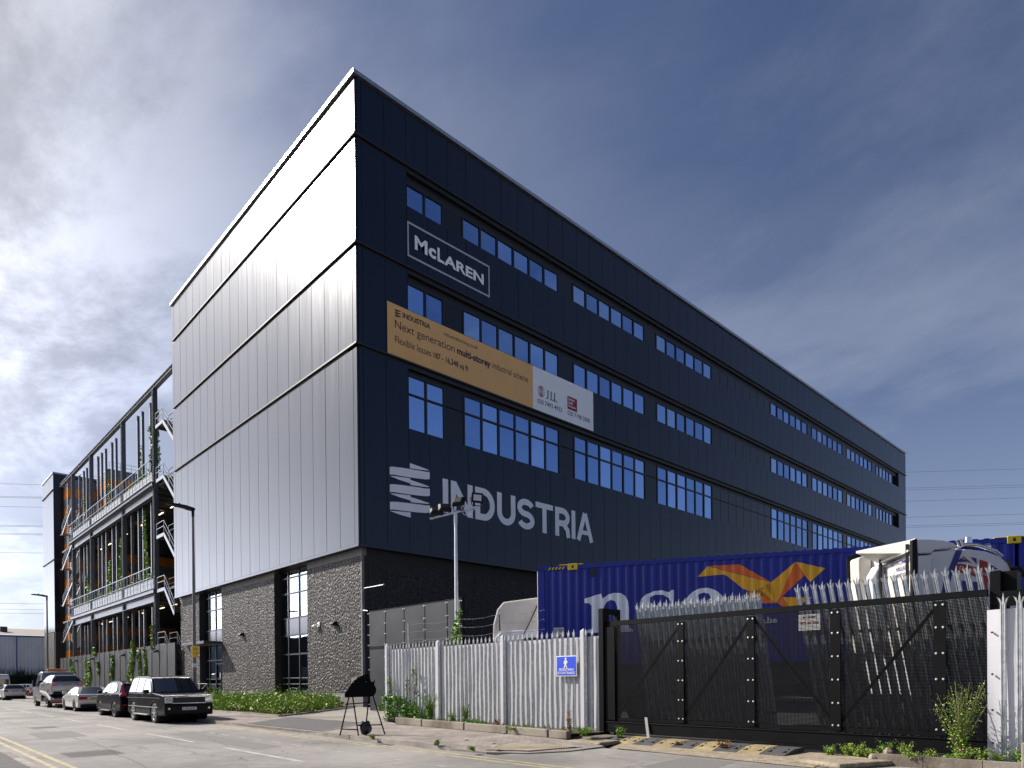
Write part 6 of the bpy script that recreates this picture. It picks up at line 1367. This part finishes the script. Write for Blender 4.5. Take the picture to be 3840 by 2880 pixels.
for sg in (1, -1):
    g = MB(); g.prism([(.60, .98), (.60, 1.12), (.70, 1.16), (.74, 1.50), (.80, 1.50), (.80, 1.14), (.885, 1.02), (.885, .96)], -.03, .10, lambda y, z, k: (.03+.30*max(0, z-1.05)+k*1.0, sg*y*(1-.16*max(0, z-1.1)), z)); obj('tail_lamp', g, 'lamp_red', t, world=False, bevel=.008)
g = MB(); g.box(-.015, -.5, 1.0, .05, .5, 1.03); obj('boot_trim', g, 'chrome', t, world=False)
text('badge_lettering', 'CRV', lambda u, v, k: (-.005, .55-u, .92+v), 0, 0, .26, .05, 'chrome', t, bold=.03, world=False)
g = MB()
for sg in (1, -1): g.box(-.02, sg*.62, .55, .02, sg*.78, .60)
obj('reflector', g, 'lamp_red', t, world=False)
g = MB()
for sg in (1, -1): g.box(1.45, sg*hw, .29, 3.1, sg*(hw+.08), .33)
obj('side_step', g, 'rim', t, world=False)
g = MB(); g.box(.2, -.5, 1.56, .4, .5, 1.60); obj('spoiler_lamp', g, 'lamp_red', t, world=False)
# --- silver coupe
CP = dict(L=4.45, W=1.77, H=1.37, r=.325, wx=(.86, 3.58), zb=.22, paint='p_silver', spokes=5, rim='rim_dark',
  top=[(4.42, .35), (4.45, .55), (4.35, .72), (3.9, .84), (3.15, .92), (1.0, .95), (.3, .96), (.06, .92), (.0, .70), (.06, .4)],
  gh=[(.42, .90), (3.35, .90), (2.35, 1.28), (1.9, 1.35), (1.4, 1.355), (1.05, 1.31)],
  side_glass=[[(1.95, .95), (3.0, .95), (2.3, 1.24), (2.0, 1.29)], [(1.0, .97), (1.86, .96), (1.9, 1.30), (1.35, 1.29)]],
  ws=(3.30, .93, 2.38, 1.28), rw=(.50, .93, 1.10, 1.31), mirror=(2.75, .93), mirror_mat='p_silver', handles=(1.9,), hz=.80, doors=(1.75, 3.0))
t, plan, tum, hw, Lg = vehicle('parked_car', 'silver two door coupe parked behind the black crossover', 'car', (-10.42, 10.35, 0), R(90), CP)
face(t, 'tail_lamp', 'lamp_red', [(.40, .68), (.40, .82), (.81, .82), (.80, .66)], .02, True, .05, bevel=.01)
plate(t, 'LG11 GZZ', -.012, .66, True)
g = MB(); g.box(.02, -.42, .80, -.02, .42, .825); obj('boot_trim', g, 'chrome', t, world=False)
g = MB(); g.box(-.01, -.72, .24, .10, .72, .40); obj('diffuser', g, 'plastic', t, world=False, bevel=.02)
# --- hatchbacks
HB = dict(L=4.36, W=1.82, H=1.48, r=.32, wx=(.82, 3.47), zb=.24, paint='p_silver', spokes=5,
  top=[(4.33, .38), (4.36, .58), (4.25, .78), (3.8, .90), (3.3, .97), (.5, 1.04), (.10, 1.00), (.0, .76), (.06, .42)],
  gh=[(.12, .98), (3.45, .95), (2.35, 1.36), (1.9, 1.45), (1.3, 1.47), (.6, 1.44), (.36, 1.38)],
  side_glass=[[(1.95, 1.02), (3.1, .99), (2.3, 1.33), (2.0, 1.38)], [(1.15, 1.04), (1.86, 1.02), (1.9, 1.39), (1.2, 1.39)], [(.78, 1.16), (1.06, 1.05), (1.1, 1.38), (.85, 1.34)]],
  ws=(3.42, .98, 2.38, 1.37), rw=(.16, 1.06, .38, 1.36), mirror=(2.75, .98), handles=(1.15, 2.1), hz=.86, doors=(1.1, 1.9, 2.95))
def hatch(label, loc, rot, paint, ptxt, wide=.5, tilt=0):
    sp = dict(HB); sp['paint'] = paint; t, plan, tum, hw, Lg = vehicle('parked_car', label, 'car', loc, rot, sp)
    for sg in (1, -1):
        g = MB(); g.prism([(.50, .84), (.60, 1.02), (.80, .99), (.862, .88), (.85, .78), (.56, .78)], -.05, .30, lambda y, z, k: (k, sg*y*(1-.06*max(0, z-.9)), z)); obj('tail_lamp', g, 'lamp_red', t, world=False, bevel=.01)
    if ptxt: plate(t, ptxt, -.012, .80, True)
    g = MB(); g.box(-.015, -.74, .24, .12, .74, .42); obj('diffuser', g, 'plastic', t, world=False, bevel=.03)
    g = MB(); g.prism([(.28, 1.40), (.28, 1.46), (.62, 1.475), (.62, 1.42)], -.62, .62, lambda x, z, k: (x, k, z)); obj('spoiler', g, paint, t, world=False, bevel=.02)
    if tilt: t.rotation_euler = (0, tilt, rot)
    return t
hatch('white hatchback parked at the far left, rear to the camera', (-9.68, 45.6, 0), R(90), 'p_white', 'EO14 FBN')
hatch('silver hatchback loaded on the recovery truck', (-10.38, 18.1, .62), R(90), 'p_silver', 'FH64 GCY', tilt=0)
# small white car further off, seen from the side
t3 = hatch('small white car standing across the far pavement near the hedge', (-4.6, 66.9, 0.0), R(152), 'p_white', None)
# --- recovery truck
t = thing('recovery_truck', 'grey recovery truck with orange beacon bar carrying the silver hatchback', 'truck', (-10.25, 18.4, 0), R(90))
g = MB(); g.prism([(3.35, .35), (3.35, 2.05), (3.5, 2.32), (4.2, 2.36), (4.75, 2.28), (5.5, 1.35), (6.3, 1.12), (6.45, .8), (6.45, .35)], -1.0, 1.0, lambda x, z, k: (x, k*(1-.10*max(0, z-1.2)), z)); obj('cab', g, 'p_grey', t, world=False, bevel=.06, smooth=35)
for sg in (1, -1): g = MB(); g.ngon([(4.0, sg*(1.004-.10*.2), 1.4), (5.2, sg*(1.004-.10*.2), 1.4), (4.7, sg*(1.004-.1*.9), 2.1), (4.0, sg*(1.004-.1*.9), 2.1)]); obj('window', g, 'car_glass', t, world=False)
g = MB(); g.box(3.33, -.6, 1.45, 3.345, .6, 2.0); obj('rear_window', g, 'car_glass', t, world=False)
g = MB(); g.box(3.7, -.55, 2.37, 3.95, .55, 2.55); obj('beacon_bar', g, 'orange_lens', t, world=False, bevel=.04)
g = MB(); g.prism([(-.35, .50), (-.35, .58), (1.0, .86), (3.3, .98), (3.3, .84), (1.2, .72), (.3, .50)], -1.02, 1.02, lambda x, z, k: (x, k, z)); obj('flatbed', g, 'p_grey', t, world=False)
g = MB()
for sg in (1, -1): g.beam((-.35, sg*1.03, .58), (1.0, sg*1.03, .92), .05, .14); g.beam((1.0, sg*1.03, .92), (3.3, sg*1.03, 1.06), .05, .14)
for i in range(9): g.beam((-.3, -.9+i*.22, .60), (1.0, -.9+i*.22, .875), .05, .02)
obj('bed_rail', g, 'sheet', t, world=False)
g = MB(); g.box(-.3, -.95, .30, -.22, .95, .50); g.box(-.2, -.9, .35, 3.4, -.6, .7); g.box(-.2, .6, .35, 3.4, .9, .7); obj('chassis', g, 'plastic', t, world=False)
g = MB(); g.box(-.32, -.92, .36, -.30, .92, .48); obj('light_bar', g, 'lamp_red', t, world=False)
plate(t, 'HV12 KXO', -.325, .37, True)
for cx in (1.15, 5.35):
    for sg in (1, -1):
        g = MB(); r_ = .36; yo = sg*1.02; yi = sg*.76; g.lathe([(r_*.6, yo-sg*.03), (r_*.7, yo), (r_*.93, yo), (r_, yo-sg*.03), (r_, yi), (r_*.4, yi)], (cx, 0, r_), 'y', 24); wo_ = obj('wheel', g, 'tyre', t, world=False, smooth=40)
        g = MB(); g.lathe([(r_*.6, yo-sg*.03), (r_*.45, yo-sg*.08), (.05, yo-sg*.03), (0, yo-sg*.03)], (cx, 0, r_), 'y', 16); obj('rim', g, 'steel', wo_, world=False)
g = MB()
for sg in (1, -1): g.prism([(4.85, 1.35), (4.83, 1.75), (5.0, 1.75), (5.02, 1.35)], sg*1.02, sg*1.22, lambda x, z, k: (x, k, z))
obj('mirror', g, 'plastic', t, world=False, bevel=.02)
# --- white van cut by the left edge
t = thing('white_van', 'tall white van at the left edge of the view, rear to the camera', 'van', (-9.75, 56.0, 0), R(90))
g = MB(); g.prism([(.0, .35), (.0, 1.9), (.06, 2.4), (.2, 2.55), (3.9, 2.6), (4.3, 2.45), (4.95, 1.45), (5.7, 1.2), (5.8, .4)], -1.0, 1.0, lambda x, z, k: (x, k*(1-.12*max(0, z-1.4)), z)); obj('body', g, 'p_white', t, world=False, bevel=.10, smooth=35)
g = MB(); g.add([(-.012, -.86, 1.25), (-.012, .86, 1.25), (-.012, .82, 2.02), (-.012, -.82, 2.02)], [(0, 1, 2, 3)]); obj('rear_window', g, 'car_glass', t, world=False)
g = MB(); g.box(-.03, -1, .4, .1, 1, .62); obj('bumper', g, 'plastic', t, world=False, bevel=.02)
for cx in (1.1, 4.7):
    for sg in (1, -1): g = MB(); g.lathe([(0, sg*.98), (.2, sg*.98), (.34, sg*1.0), (.35, sg*.97), (.35, sg*.75), (0, sg*.75)], (cx, 0, .35), 'y', 20); obj('wheel', g, 'tyre', t, world=False, smooth=40)
# --- traffic cones
def cone(label, x, y):
    t = thing('traffic_cone', label, 'traffic cone', (x, y, .1), 0, 'traffic cones on the far pavement')
    g = MB(); g.box(-.27, -.27, 0, .27, .27, .05); g.lathe([(.20, .05), (.145, .35)], n=16); g.lathe([(.09, .68), (.035, .95), (0, .95)], n=16); obj('cone_body', g, 'cone_red', t, world=False, smooth=50)
    g = MB(); g.lathe([(.145, .35), (.09, .68)], n=16); obj('white_sleeve', g, 'white', t, world=False, smooth=50)
cone('left red and white traffic cone near the small white car', -5.62, 66.2); cone('right red and white traffic cone near the small white car', -5.05, 66.8)
